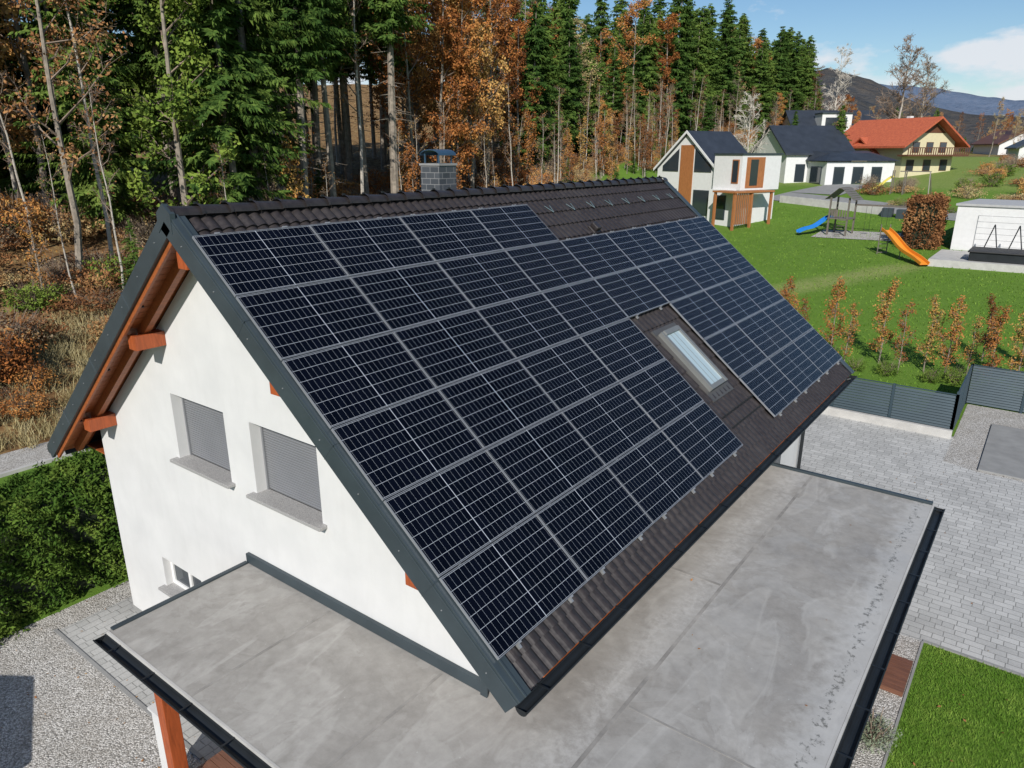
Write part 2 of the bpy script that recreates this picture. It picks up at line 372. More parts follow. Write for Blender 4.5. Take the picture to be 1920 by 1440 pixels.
# ------------------------------------------------------------------ MAIN HOUSE
house=empty('white_gabled_house')
XR,ZR,SL=-9.0,8.12,.83
al=math.atan(SL); ca,sa=math.cos(al),math.sin(al)
Y0,Y1=4.73,19.0; WY0,WY1=5.33,18.4; WX0,WX1=-13.6,-4.4
HW=5.5; SLEN=HW/ca
MR=Matrix(((ca,0,sa,XR),(0,1,0,0),(-sa,0,ca,ZR),(0,0,0,1)))
ML=Matrix(((-ca,0,-sa,XR),(0,1,0,0),(-sa,0,ca,ZR),(0,0,0,1)))
def zr(x,t=.30): return ZR-SL*abs(x-XR)-t
def gable(yw,openings,out):
    brk=sorted(set([WX0,WX1,XR]+[o[0] for o in openings]+[o[1] for o in openings]))
    b=MB()
    for xa,xb in zip(brk[:-1],brk[1:]):
        xm=(xa+xb)/2
        segs=[]; z=0
        for o in sorted([o for o in openings if o[0]<xm<o[1]],key=lambda o:o[2]):
            segs.append((z,z,o[2],o[2])); z=o[3]
        segs.append((z,z,zr(xa),zr(xb)))
        for (a0,b0,a1,b1) in segs: b.poly([(xa,yw,a0),(xb,yw,b0),(xb,yw,b1),(xa,yw,a1)])
    dy=.2*out
    for x0_,x1_,z0,z1 in openings:
        b.poly([(x0_,yw,z0),(x0_,yw-dy,z0),(x0_,yw-dy,z1),(x0_,yw,z1)])
        b.poly([(x1_,yw,z0),(x1_,yw-dy,z0),(x1_,yw-dy,z1),(x1_,yw,z1)])
        b.poly([(x0_,yw,z1),(x1_,yw,z1),(x1_,yw-dy,z1),(x0_,yw-dy,z1)])
        b.poly([(x0_,yw,z0),(x1_,yw,z0),(x1_,yw-dy,z0),(x0_,yw-dy,z0)])
    return b
W1=(-10.77,-9.30,4.10,5.22); W2=(-8.66,-7.18,4.10,5.22); W3=(-12.0,-10.7,1.2,1.82)
b=gable(WY0,[W1,W2,W3],-1); b.build('front_gable_wall',[WALL],house)
b=gable(WY1,[],1); b.build('rear_gable_wall',[WALL],house)
b=MB(); b.box(WX0,WY0+.002,0,WX0+.3,WY1-.002,zr(WX0)); b.box(WX1-.3,WY0+.002,0,WX1,WY1-.002,zr(WX1)); b.build('side_walls',[WALL],house)
b=MB(); b.box(WX0-.012,WY0-.012,0,-9.2,WY0-.001,.12); b.build('wall_plinth',[CONC],house)
for W in(W1,W2):
    b=MB(); y=WY0+.2; nsl=28; dz=(W[3]-W[2]-.03)/nsl
    for i in range(nsl):
        z=W[2]+.02+i*dz
        pr=[(y+.012,z),(y-.004,z+dz*.25),(y-.008,z+dz*.55),(y-.002,z+dz*.85),(y+.012,z+dz)]
        for (ya,za),(yb,zb) in zip(pr[:-1],pr[1:]):
            b.poly([(W[0],ya,za),(W[1],ya,za),(W[1],yb,zb),(W[0],yb,zb)])
    b.box(W[0]-.0,y-.03,W[2],W[0]+.035,y+.02,W[3]); b.box(W[1]-.035,y-.03,W[2],W[1],y+.02,W[3])
    b.box(W[0],y+.013,W[2],W[1],y+.05,W[3])
    b.build('roller_shutter',[SHUT],house)
    b=MB(); b.box(W[0]-.09,WY0-.13,W[2]-.045,W[1]+.09,WY0+.2,W[2]+.004); b.build('window_sill',[GRANITE],house,bevel=.006)
b=MB(); b.box(W3[0]-.08,WY0-.13,W3[2]-.045,W3[1]+.08,WY0+.2,W3[2]+.004); b.build('window_sill',[GRANITE],house,bevel=.006)
b=MB(); y=WY0+.16
b.box(W3[0],y,W3[2],W3[1],y+.05,W3[3],1)
for a in(W3[0],(W3[0]+W3[1])/2-.04,W3[1]-.08): b.box(a,y-.03,W3[2],a+.08,y-.001,W3[3],0)
b.box(W3[0]+.08,y-.028,W3[2],W3[1]-.08,y-.002,W3[2]+.08,0); b.box(W3[0]+.08,y-.028,W3[3]-.08,W3[1]-.08,y-.002,W3[3],0)
b.build('small_window',[WHITEP,GLASS],house)

def tiles(M,name):
    wv=.175; per=8; cols=int((Y1-Y0-.16)/wv*per)+1
    yv=np.linspace(Y0+.08,Y1-.08,cols)
    prof=.040*np.power(.5+.5*np.cos(2*np.pi*yv/wv),.5)
    rows=[]; st=.36; s=0.0
    while s<SLEN-.02:
        e=min(s+st,SLEN)
        rows.append((s,0.0)); rows.append((e,.030)); s=e
    V=[];F=[]
    for (s,w) in rows:
        for yy_,p in zip(yv,prof): V.append(M@Vector((s,yy_,w+p-.03)))
    nr=len(rows)
    for r in range(nr-1):
        for c_ in range(cols-1):
            a=r*cols+c_; F.append((a,a+cols,a+cols+1,a+1))
    base=len(V)
    for yy_ in yv: V.append(M@Vector((SLEN,yy_,-.06)))
    for c_ in range(cols-1): F.append(((nr-1)*cols+c_,base+c_,base+c_+1,(nr-1)*cols+c_+1))
    me=bpy.data.meshes.new(name); me.from_pydata([tuple(v) for v in V],[],F); me.materials.append(TILE)
    link(bpy.data.objects.new(name,me),house)
tiles(MR,'roof_tiles_east'); tiles(ML,'roof_tiles_west')
for M,nm in((MR,'east'),(ML,'west')):
    b=MB(); b.T=M
    b.box(.12,Y0+.10,-.16,SLEN-.05,Y1-.10,-.065,0)
    b.build('roof_deck_'+nm,[ANTH2],house)
    b=MB(); b.T=M
    s=.14
    while s<SLEN-.15:
        b.box(s,Y0+.09,-.20,min(s+.155,SLEN-.1),WY0+.02,-.165,0); b.box(s,WY1-.02,-.20,min(s+.155,SLEN-.1),Y1-.09,-.165,0); s+=.165
    b.box(.15,Y0+.045,-.30,SLEN-.08,Y0+.085,-.03,0); b.box(.15,Y1-.085,-.30,SLEN-.08,Y1-.045,-.03,0)
    b.box(.25,WY0-.28,-.34,SLEN-.25,WY0-.18,-.2,0)
    b.build('timber_soffit_'+nm,[WOOD],house)
    b=MB(); b.T=M
    for ya,yb in((Y0,Y0+.20),(Y1-.20,Y1)):
        b.box(.04,ya,.02,SLEN+.02,yb,.05,0)
    b.box(.04,Y0-.012,-.23,SLEN+.02,Y0+.042,.018,0); b.box(.04,Y1-.042,-.23,SLEN+.02,Y1+.012,.018,0)
    b.box(.04,Y0+.085,.051,SLEN+.02,Y0+.11,.07,0)
    for k in range(1,4): b.box(k*1.9,Y0-.016,-.235,k*1.9+.006,Y0+.204,.056,0)
    b.box(SLEN-.045,Y0+.21,-.26,SLEN-.02,Y1-.21,-.065,0)
    b.build('verge_flashing_'+nm,[ANTH],house,bevel=.004)
b=MB()
for M in(MR,ML):
    for i in range(9):
        p=M@Vector((.5+i*.78,Y0-.013,-.09)); b.cyl(p,p+Vector((0,-.008,0)),.008,n=6)
b.build('verge_screws',[ALU],house)
b=MB(); b.prism([(XR-.16,ZR-.25),(XR,ZR-.10),(XR+.16,ZR-.25),(XR+.16,ZR+.00),(XR,ZR+.12),(XR-.16,ZR+.00)],Y0-.02,Y0+.05); b.build('ridge_end_plate',[ANTH],house)
b=MB(); y=Y0+.02; L=.41
while y<Y1-.1:
    ye=min(y+L+.03,Y1)
    n=10
    def ring(yy_,r,off): return [(XR+math.cos(math.pi*i/n)*r*1.15,yy_,ZR-.04+off+math.sin(math.pi*i/n)*r) for i in range(n+1)]
    A=ring(y,.125,.012);A2=ring(y+.045,.125,.012);A3=ring(y+.047,.113,.012);B=ring(ye,.104,.0)
    b.add(A+A2+A3+B,[(i,i+1,n+2+i,n+1+i) for i in range(n)]+[(n+1+i,n+2+i,2*n+3+i,2*n+2+i) for i in range(n)]+[(2*n+2+i,2*n+3+i,3*n+4+i,3*n+3+i) for i in range(n)],0)
    b.box(XR-.012,y-.02,ZR+.09,XR+.012,y+.03,ZR+.118,1)
    y+=L
b.build('ridge_tiles',[TILE,ANTH2],house)
b=MB()
for xo in(1.75,3.95):
    for sg in(-1,1):
        x=XR+sg*xo; zt=zr(x,.36)-.06
        b.box(x-.11,Y0+.14,zt-.22,x+.11,WY0-.002,zt,0)
        b.box(x-.11,WY1+.002,zt-.22,x+.11,Y1-.14,zt,0)
        for i in range(7):
            b.cyl((x-.09+.03*i,Y0+.2,zt),(x-.1+.034*i,Y0+.19,zt+.12),.003,n=4,mi=1)
            b.cyl((x-.09+.03*i,Y0+.4,zt),(x-.1+.034*i,Y0+.41,zt+.12),.003,n=4,mi=1)
b.box(XR-.11,Y0+.14,ZR-.72,XR+.11,WY0-.002,ZR-.46,0)
b.build('purlin_beams',[WOODX,ANTH2],house,bevel=.008)
def gutter(b,p0,p1,r=.075,mi=0,n=8,th=.012):
    p0=Vector(p0);p1=Vector(p1);d=(p1-p0).normalized();side=d.cross(Vector((0,0,1)))
    for rr in(r,r-th):
        A=[p0+side*math.cos(math.pi*i/n)*rr-Vector((0,0,1))*math.sin(math.pi*i/n)*rr for i in range(n+1)]
        B=[a+(p1-p0) for a in A]
        b.add(A+B,[(i,i+1,n+2+i,n+1+i) for i in range(n)],mi)
    for s in(-1,1):
        b.cyl(p0+side*s*(r-.004),p1+side*s*(r-.004),.011,n=6,mi=mi)
    L=(p1-p0).length; k=.4
    while k<L:
        c0=p0+d*k; b.beam(c0-side*(r+.01)+Vector((0,0,.012)),c0+side*(r+.01)+Vector((0,0,.012)),.025,.006,mi); k+=.85
    for p in(p0,p1):
        b.poly([p+side*math.cos(math.pi*i/n)*r-Vector((0,0,1))*math.sin(math.pi*i/n)*r for i in range(n+1)],mi)
b=MB()
xe=XR+HW
gutter(b,(xe+.05,Y0+.02,zr(xe,.075)),(xe+.05,Y1-.02,zr(xe,.075)))
gutter(b,(2*XR-xe-.05,Y0+.02,zr(xe,.075)),(2*XR-xe-.05,Y1-.02,zr(xe,.075)))
b.cyl((xe+.05,18.6,3.5),(WX1+.08,18.3,3.1),.045); b.cyl((WX1+.08,18.3,3.1),(WX1+.08,18.3,0),.045)
b.build('roof_gutters',[ANTH2],house)
b=MB(); b.box(WX1,WY0,3.6-.18,xe-.05,Y1-.1,3.6-.15); b.box(2*XR-xe+.05,WY0,3.42,WX0,Y1-.1,3.45); b.build('eave_soffit',[WOOD],house)
ch=NT('chimney_block'); bk=ch.n('ShaderNodeTexBrick')
sxyz=ch.n('ShaderNodeSeparateXYZ'); ch.l(ch.coord(),sxyz.inputs[0]); cm=ch.n('ShaderNodeCombineXYZ')
ch.l(ch.math('ADD',sxyz.outputs[0],sxyz.outputs[1]),cm.inputs[0]); ch.l(sxyz.outputs[2],cm.inputs[1]); ch.l(cm.outputs[0],bk.inputs['Vector'])
bk.inputs['Scale'].default_value=1; bk.inputs['Brick Width'].default_value=.22; bk.inputs['Row Height'].default_value=.11; bk.inputs['Mortar Size'].default_value=.006
bk.inputs['Color1'].default_value=(.045,.052,.06,1);bk.inputs['Color2'].default_value=(.07,.078,.088,1);bk.inputs['Mortar'].default_value=(.22,.22,.22,1)
ch.col(bk.outputs[0]); ch.rough(.6); CHM=ch.mat
b=MB(); cx,cy=-9.95,10.85; q=.245
b.box(cx-q,cy-q,6.9,cx+q,cy+q,8.60,0); b.box(cx-q-.02,cy-q-.02,8.60,cx+q+.02,cy+q+.02,8.64,1)
for sx_ in(-.18,.18):
    for sy_ in(-.18,.18): b.box(cx+sx_-.012,cy+sy_-.012,8.64,cx+sx_+.012,cy+sy_+.012,8.84,2)
n=8;pr=[(cx+math.cos(math.pi*i/n)*.25,8.80+math.sin(math.pi*i/n)*.10) for i in range(n+1)]
pr+=[(x_,z_-.015) for x_,z_ in pr[::-1]]
b.prism(pr,cy-.25,cy+.25,2); b.build('chimney',[CHM,CONC,simple('cowl_blue_steel',(.06,.12,.19),.35,.5,.1)],house)

# solar panels
ROW,COL=1.034,1.766; S0=.524; YP=4.80; WN=.105
rails=MB(); rails.T=MR
pv=[];pf=[];pm=[];uvs=[]
def pbox(x0,y0,z0,x1,y1,z1,mi):
    o=len(pv)
    pv.extend([MR@Vector(p) for p in[(x0,y0,z0),(x1,y0,z0),(x1,y1,z0),(x0,y1,z0),(x0,y0,z1),(x1,y0,z1),(x1,y1,z1),(x0,y1,z1)]])
    for f_ in[(0,3,2,1),(4,5,6,7),(0,1,5,4),(1,2,6,5),(2,3,7,6),(3,0,4,7)]:
        pf.append(tuple(i+o for i in f_)); pm.append(mi); uvs.extend([(0.03,0.03)]*4)
cells=[(r,c) for c in range(8) for r in range(6) if not((r==0 and c>3) or (r>2 and c==4))]
for r,c in cells:
    jit=random.uniform(-.003,.003); s=S0+r*ROW; y=YP+c*COL; w0=WN-.035+jit; w1=WN+jit
    pw,pl=ROW-.014,COL-.014
    t=.009
    pbox(s,y,w0,s+pw,y+t,w1,1); pbox(s,y+pl-t,w0,s+pw,y+pl,w1,1)
    pbox(s,y+t,w0,s+t,y+pl-t,w1,1); pbox(s+pw-t,y+t,w0,s+pw,y+pl-t,w1,1)
    o=len(pv); zg=w1-.003; tl=[random.uniform(-.0015,.0015) for _ in range(4)]
    pv.extend([MR@Vector(p) for p in[(s+t,y+t,zg+tl[0]),(s+pw-t,y+t,zg+tl[1]),(s+pw-t,y+pl-t,zg+tl[1]+tl[2]),(s+t,y+pl-t,zg+tl[0]+tl[2])]])
    pf.append((o,o+1,o+2,o+3)); pm.append(0)
    hh_=pw-2*t; ll=pl-2*t
    ov=(.981-hh_)/2; ou=(1.69-ll)/2
    uvs.extend([(ou,ov),(ou,ov+hh_),(ou+ll,ov+hh_),(ou+ll,ov)])
    o=len(pv)
    pv.extend([MR@Vector(p) for p in[(s+t,y+t,w0+.002),(s+pw-t,y+t,w0+.002),(s+pw-t,y+pl-t,w0+.002),(s+t,y+pl-t,w0+.002)]]); pf.append((o,o+1,o+2,o+3)); pm.append(2); uvs.extend([(0,0)]*4)
me=bpy.data.meshes.new('solar_panels'); me.from_pydata([tuple(v) for v in pv],[],pf)
for m in(SOLAR,FRM,ANTH2): me.materials.append(m)
me.polygons.foreach_set('material_index',pm)
ul=me.uv_layers.new(name='UVMap'); ul.data.foreach_set('uv',np.array(uvs,np.float32).reshape(-1))
link(bpy.data.objects.new('solar_panels',me),house)
for c in range(8):
    for fr_ in(.2,.78):
        y=YP+c*COL+fr_*COL
        segs=[(0,6)] if c<4 else ([(1,3)] if c==4 else [(1,6)])
        for a,e in segs:
            sA=S0+a*ROW-.06; sB=S0+e*ROW+.05
            rails.box(sA,y-.016,.03,sB,y+.016,WN-.038,0)
            for ss in(sA+.042,sB-.064): rails.box(ss,y-.02,WN-.036,ss+.018,y+.02,WN+.004,0)
            s_=sA
            while s_<sB-.3: rails.box(s_+.2,y+.016,-.01,s_+.24,y+.04,WN-.05,0); s_+=1.05
rails.build('panel_rails',[ALU],house)
b=MB(); b.T=MR
s0,s1,ya,yb=4.15,5.60,12.38,13.14
b.box(s0,ya,0,s1,ya+.09,.13,0);b.box(s0,yb-.09,0,s1,yb,.13,0);b.box(s0,ya+.09,0,s0+.1,yb-.09,.15,0);b.box(s1-.09,ya+.09,0,s1,yb-.09,.12,0)
b.box(s0-.12,ya-.12,.005,s0,yb+.12,.05,2);b.box(s1,ya-.12,.012,s1+.2,yb+.12,.03,2)
b.box(s0,ya-.12,.005,s1,ya,.04,2);b.box(s0,yb,.005,s1,yb+.12,.04,2)
b.box(s0+.1,ya+.09,.09,s1-.09,yb-.09,.10,1)
sk=NT('skylight_glass'); sk.col((.40,.50,.53)); sk.rough(.08); sk.b.inputs['Coat Weight'].default_value=1; sk.b.inputs['Coat Roughness'].default_value=.03
for yv_ in(.28,.45): b.box(s0+.1,ya+yv_,.101,s1-.09,ya+yv_+.012,.104,0)
b.build('roof_skylight',[simple('skylight_frame_grey',(.20,.205,.20),.4,.3,.05),sk.mat,simple('lead_flashing',(.11,.105,.10),.5,.4,.1)],house,bevel=.004)
b=MB(); b.T=MR
b.box(1.22,13.40,0,1.46,13.62,.05,0); b.box(1.24,13.42,.05,1.44,13.60,.16,0)
b.build('roof_vent',[TILE],house,bevel=.03)
b=MB()
for i in range(8):
    y=12.6+i*.82
    for sg in(-1,1):
        b.beam(MR@Vector((.55,y+sg*.09,.03)),MR@Vector((.76,y,.05)),.014,.010,0)
b.build('snow_hooks',[simple('galvanised',(.16,.22,.24),.4,.4,.1)],house)
b=MB()
for i in range(9):
    for rr in(0,1):
        y=12.1+i*.175; s=6.12+rr*.25
        b.beam(MR@Vector((s,y+.03,.0)),MR@Vector((s,y+.03,.10)),.012,.03,0)
b.build('snow_guards',[ANTH2],house)

FZ=2.82; FX0,FX1,FY0,FY1=-9.08,-.9,3.2,13.8
b=MB()
Ltop=[(FX0,FY0),(FX1,FY0),(FX1,FY1),(WX1,FY1),(WX1,WY0),(FX0,WY0)]
b.poly([(x,y,FZ) for x,y in Ltop],0)
b.poly([(x,y,FZ-.26) for x,y in Ltop][::-1],1)
for i in range(6):
    p,q=Ltop[i],Ltop[(i+1)%6]
    b.poly([(p[0],p[1],FZ-.26),(q[0],q[1],FZ-.26),(q[0],q[1],FZ),(p[0],p[1],FZ)],2)
b.build('flat_roof_slab',[FLAT,WOOD,ANTH],house)
b=MB()
def seam(x0,y0,x1,y1): b.box(x0,y0,FZ+.0005,x1,y1,FZ+.0035)
seam(-2.99,FY0,-2.94,FY1-.05); seam(WX1+.05,9.05,-3.0,9.10); seam(-2.92,6.1,-.95,6.13); seam(-7.1,FY0,-7.06,WY0-.1); seam(-5.02,FY0,-4.98,WY0-.1)
seam(WX1+.28,WY0+.1,WX1+.31,FY1-.05)
b.build('membrane_seams',[simple('seam_grey',(.27,.258,.24),.8,0,.3,3)],house)
b=MB()
b.box(FX0-.0,WY0-.06,FZ+.001,WX1+.06,WY0-.003,FZ+.16); b.box(WX1+.003,WY0-.003,FZ+.001,WX1+.06,FY1,FZ+.16)
b.box(FX0-.02,FY0+.03,FZ+.001,FX0+.05,WY0-.065,FZ+.03); b.box(WX1+.065,FY1-.05,FZ+.001,FX1,FY1+.03,FZ+.05)
b.box(WX1,WY0-.09,FZ+.001,WX1+.1,WY0-.061,FZ+.22)
b.build('roof_edge_trim',[ANTH],house,bevel=.004)
b=MB()
b.box(FX0,FY0-.03,FZ-.16,FX1+.03,FY0-.003,FZ+.004,1); b.box(FX1+.003,FY0,FZ-.16,FX1+.03,FY1,FZ+.004,1)
gutter(b,(FX0-.03,FY0-.115,FZ-.05),(FX1+.1,FY0-.115,FZ-.05),.08)
gutter(b,(FX1+.115,FY0-.1,FZ-.05),(FX1+.115,FY1+.03,FZ-.05),.08)
b.build('flat_roof_gutters',[ANTH2,CONCL],house)
b=MB()
for (x,y) in[(-8.6,3.55),(-4.9,3.55),(-1.15,3.55),(-1.15,8.5),(-1.15,13.5)]:
    b.box(x-.1,y-.1,.1,x+.1,y+.1,FZ-.44,0)
b.box(-8.95,3.45,FZ-.44,-1.0,3.65,FZ-.262,0); b.box(-1.25,3.66,FZ-.44,-1.05,13.7,FZ-.262,0)
b.box(-8.95,3.66,FZ-.44,-8.77,WY0,FZ-.262,0)
b.build('timber_posts',[WOODX],house,bevel=.008)
b=MB(); b.box(-9.02,3.5,0,-8.72,3.72,1.35); b.box(-9.05,3.47,1.35,-8.705,3.75,1.39); b.build('pedestal_wall',[WALL],house)
b=MB()
y=2.9
while y<5.2:
    b.box(-8.69,y,.05,-4.45,y+.135,.22); y+=.143
y=5.35
while y<13.3:
    b.box(-4.38,y,.03,-1.28 if not 11.8<y<12.8 else -.66,y+.135,.12); y+=.143
b.build('wooden_deck',[DECK],house)
b=MB(); b.box(WX1+.002,14.6,0.05,WX1+.05,16.6,2.3,0); b.box(WX1+.051,14.7,.15,WX1+.06,15.55,2.2,1); b.box(WX1+.051,15.65,.15,WX1+.06,16.5,2.2,1)
b.build('patio_door',[ANTH,GLASS],house)

e=empty('unseen_shadow_shed'); b=MB()  # out-of-view shed added to cast a shadow onto the gravel yard
b.box(-12.8,-2.4,0,-10.0,.0,1.75,0); b.prism([(-13.0,1.75),(-11.4,2.35),(-9.8,1.75),(-9.8,1.82),(-11.4,2.43),(-13.0,1.82)],-2.6,.12,1)
b.poly([(-12.8,.001,1.75),(-10,.001,1.75),(-11.4,.001,2.3)],0); b.box(-11.8,.002,.05,-11,.03,1.65,1)
b.build('shadow_shed_body',[GREYWOOD,ANTH],e)
b=MB()
for i in range(5): b.box(-15.05,2.45,.02+i*.12,-14.6,3.15,.12+i*.12)
for (x,y) in[(-15.05,2.45),(-14.63,2.45),(-15.05,3.12),(-14.63,3.12)]: b.box(x-.01,y-.01,0,x+.05,y+.05,.64)
b.build('wooden_planter_box',[GREYWOOD])

# ------------------------------------------------------------------ fence
b=MB()
def fence(x0,y0,x1,y1,h=1.45):
    L=math.hypot(x1-x0,y1-y0); n=max(1,round(L/1.9)); ux,uy=(x1-x0)/L,(y1-y0)/L
    for i in range(n+1):
        px,py=x0+ux*L*i/n,y0+uy*L*i/n; b.box(px-.04,py-.04,0,px+.04,py+.04,h+.03,0)
    for i in range(n):
        a=L*i/n+.045;c_=L*(i+1)/n-.045
        k=0.06
        while k<h-.05:
            p=Vector((x0+ux*a,y0+uy*a,k+.04));q=Vector((x0+ux*c_,y0+uy*c_,k+.04))
            b.beam(p,q,.02,.085,0,up=(-uy*.45,ux*.45,.9)); k+=.095
        b.beam((x0+ux*a,y0+uy*a,h),(x0+ux*c_,y0+uy*c_,h),.045,.03,0)
fence(-9,26,-1.6,26,1.42); fence(-1.6,26,-1.6,30,1.5); fence(-1.6,30,7,30,1.5)
b.build('slatted_fence',[simple('fence_anthracite',(.034,.058,.074),.45,.1,.12,1)])

# ------------------------------------------------------------------ hedge
def hedge(name,x0,y0,x1,y1,h,n,size,mat,z0=0,seed=1):
    rng=np.random.default_rng(seed)
    w,l=x1-x0,y1-y0
    ar=np.array([w*l,l*h,l*h,w*h,w*h]); ar/=ar.sum()
    f_=rng.choice(5,n,p=ar); u=rng.uniform(0,1,n); v=rng.uniform(0,1,n)
    P=np.zeros((n,3))
    P[:,0]=np.select([f_==0,f_==1,f_==2],[x0+u*w,x0,x1],x0+u*w)
    P[:,1]=np.select([f_==0,f_==1,f_==2,f_==3],[y0+v*l,y0+u*l,y0+u*l,y0],y1)
    P[:,2]=np.where(f_==0,h,v*h)
    wob=.11*(np.sin(P[:,1]*2.3+P[:,2]*3)+np.sin(P[:,0]*3.1+P[:,1]*1.3)+np.sin(P[:,1]*5.1+1-P[:,0]*4)+.8*np.sin(P[:,1]*11+P[:,0]*9+P[:,2]*10))
    dirn=np.zeros((n,3)); dirn[f_==0,2]=1; dirn[f_==1,0]=-1; dirn[f_==2,0]=1; dirn[f_==3,1]=-1; dirn[f_==4,1]=1
    P+=dirn*(wob+rng.normal(0,.08,n)-.03)[:,None]
    P[:,2]+=z0
    Q=leafq(P,size,.38,rng)
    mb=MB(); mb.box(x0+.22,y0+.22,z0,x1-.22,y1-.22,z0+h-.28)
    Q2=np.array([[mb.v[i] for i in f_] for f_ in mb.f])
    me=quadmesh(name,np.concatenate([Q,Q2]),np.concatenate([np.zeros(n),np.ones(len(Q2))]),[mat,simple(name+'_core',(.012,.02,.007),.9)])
    return link(bpy.data.objects.new(name,me))
hedge('hedge',-17.2,3.1,-14.85,15,2.15,120000,.052,HED)

# ------------------------------------------------------------------ tree meshes
def spruce(name,H,hb,R,seed,dead=0,fine=1.0):
    rng=np.random.default_rng(seed); qs=[]
    z=hb
    while z<H-.25:
        f_=(z-hb)/(H-hb); r=R*(1-f_)**.75*(.45+.55*min(1,f_*6))+.12; r*=.8+.35*rng.random()
        nb=int(5+4*(1-f_))
        for i in range(nb):
            if rng.random()<.12: continue
            a=rng.uniform(0,6.283); L=r*rng.uniform(.5,1.2); zz=z+rng.uniform(-.3,.3); dr=rng.uniform(.2,.55)
            n=int(L/(.17*fine))+2; s=np.linspace(.10,1,n)
            rad=np.array([math.cos(a),math.sin(a),0]); tan=np.array([-rad[1],rad[0],0])
            P=rad*(L*s)[:,None]; P[:,2]=zz+(.15*s-dr*s*s+ .14*s**4)*L
            for side in(-1,1,0,.0):
                D=rad*.5+tan*(side if side else rng.normal(0,.3))*rng.uniform(.6,.9)+np.array([0,0,-.35 if side else -.8])
                D=D+rng.normal(0,.2,(n,3)); D=unit(D)
                l=(.50*fine*(1.15-s*.55)*min(1,r/1.3+.35)*rng.uniform(.5,1.3,n))[:,None]
                Cn=P+D*l*.45
                bb_=unit(np.cross(D,rad+rng.normal(0,.4,(n,3))))*(.035+.045*l)*fine
                qs.append(np.stack([P,Cn+bb_,P+D*l,Cn-bb_],1))
        z+=.38
    Q=np.concatenate(qs); mi=[0]*len(Q)
    T=tubeq([[0,0,-.5],[.03,0,H*.3],[0,.04,H*.65],[0,0,H-.1]],[.19*H/17,.15*H/17,.09*H/17,.015],7)
    for i in range(int(hb*3*(.4+dead))):
        a=rng.uniform(0,6.28); zz=rng.uniform(hb*.35,hb); L=rng.uniform(.3,1.3)
        T+=tubeq([[0,0,zz],[math.cos(a)*L,math.sin(a)*L,zz-.15*L]],[.022,.006],3)
    return Plant(name,np.concatenate([Q,np.array(T)]),mi+[1]*len(T),[SPR,BARK])

def decid(name,H,hb,spread,nleaf,lsize,seed,leaf,bark,twig,trunk=.16,limbs=20,up=.9,sub=5,subsub=4,lean=.3,twigr=.012):
    rng=np.random.default_rng(seed); T=[];tips=[]
    k=7; tz=np.linspace(0,H*.95,k); off=np.cumsum(rng.normal(0,lean*H/60,(k,2)),0); off[0]=0
    TP=np.column_stack([off,tz]); TP[0,2]=-.4
    T+=tubeq(TP,[trunk*(1-.85*i/(k-1)) for i in range(k)],7); nt=len(T)
    for i in range(limbs):
        f_=(i+rng.random())/limbs; z=hb+(H*.95-hb)*f_
        p=np.array([np.interp(z,tz,TP[:,0]),np.interp(z,tz,TP[:,1]),z])
        a=rng.uniform(0,6.283); L=spread*(1-f_*.65)*rng.uniform(.6,1.15)*(.6+.4*min(1,f_*4))
        d_=unit(np.array([math.cos(a),math.sin(a),up*rng.uniform(.5,1.3)]))
        m=p+d_*L*.5+rng.normal(0,.06*L,3); e=p+d_*L+np.array([0,0,.12*L])+rng.normal(0,.08*L,3)
        r0=trunk*.38*(1-.6*f_)
        T+=tubeq([p,m,e],[r0,r0*.6,r0*.2],4)
        for j in range(sub):
            g=rng.uniform(.25,1); q=p+(m-p)*g*2 if g<.5 else m+(e-m)*(g-.5)*2
            d2=unit(d_*.6+rng.normal(0,.6,3)+np.array([0,0,.25])); L2=L*.42*rng.uniform(.5,1.1)*(1.2-g*.5); e2=q+d2*L2
            T+=tubeq([q,e2],[max(twigr,r0*.3),twigr*.6],3)
            for l_ in range(subsub):
                g2=rng.uniform(.2,1); q3=q+(e2-q)*g2; d3=unit(d2*.7+rng.normal(0,.6,3)); L3=L2*.55*rng.uniform(.5,1.2)+.1; e3=q3+d3*L3
                T+=tubeq([q3,e3],[twigr*.7,twigr*.35],3)
                for w_ in(.3,.6,.85,1.0): tips.append(q3+(e3-q3)*w_)
        tips.append(e)
    T=np.array(T); mi=[1]*nt+[2]*(len(T)-nt)
    if nleaf:
        tips=np.array(tips); sel=rng.choice(len(tips),nleaf)
        P=tips[sel]+rng.normal(0,.15 if H>5 else .06,(nleaf,3))
        Q=leafq(P,lsize,.6,rng); T=np.concatenate([T,Q]); mi+= [0]*nleaf
    return Plant(name,T,mi,[leaf,bark,twig])

SP=[spruce('spruce_full',17,1.8,3.2,1),spruce('spruce_full_b',20,3.5,3.3,2),spruce('spruce_full_c',15,1.0,3.1,3)]
FSP=[spruce('spruce_far',17,1.5,3.5,7,0,1.5),spruce('spruce_far_b',20,3.0,3.7,8,0,1.5),spruce('spruce_far_c',15,1.0,3.3,9,0,1.5)]
SPH=[spruce('spruce_tall',20,8.5,2.8,4,1),spruce('spruce_tall_b',21,10,2.7,5,1),spruce('spruce_tall_c',18,7,2.8,6,1)]
OR=[decid('beech_autumn',17,3,4.2,9500,.095,11,ORG,BARK,TWIG),decid('beech_autumn_b',15,2,3.8,8500,.095,12,ORG,BARK,TWIG),decid('beech_autumn_c',18,5,3.8,5500,.09,13,ORG,BARK,TWIG)]
SPA=[decid('hornbeam_sparse',16,4,3.4,2600,.085,14,BRN,BARK,TWIG),decid('hornbeam_sparse_b',14,3,3.2,1700,.085,15,ORG,BARK,TWIG)]
GR=[decid('green_broadleaf',14,2,3.6,9500,.10,16,GRN,BARK,TWIG)]
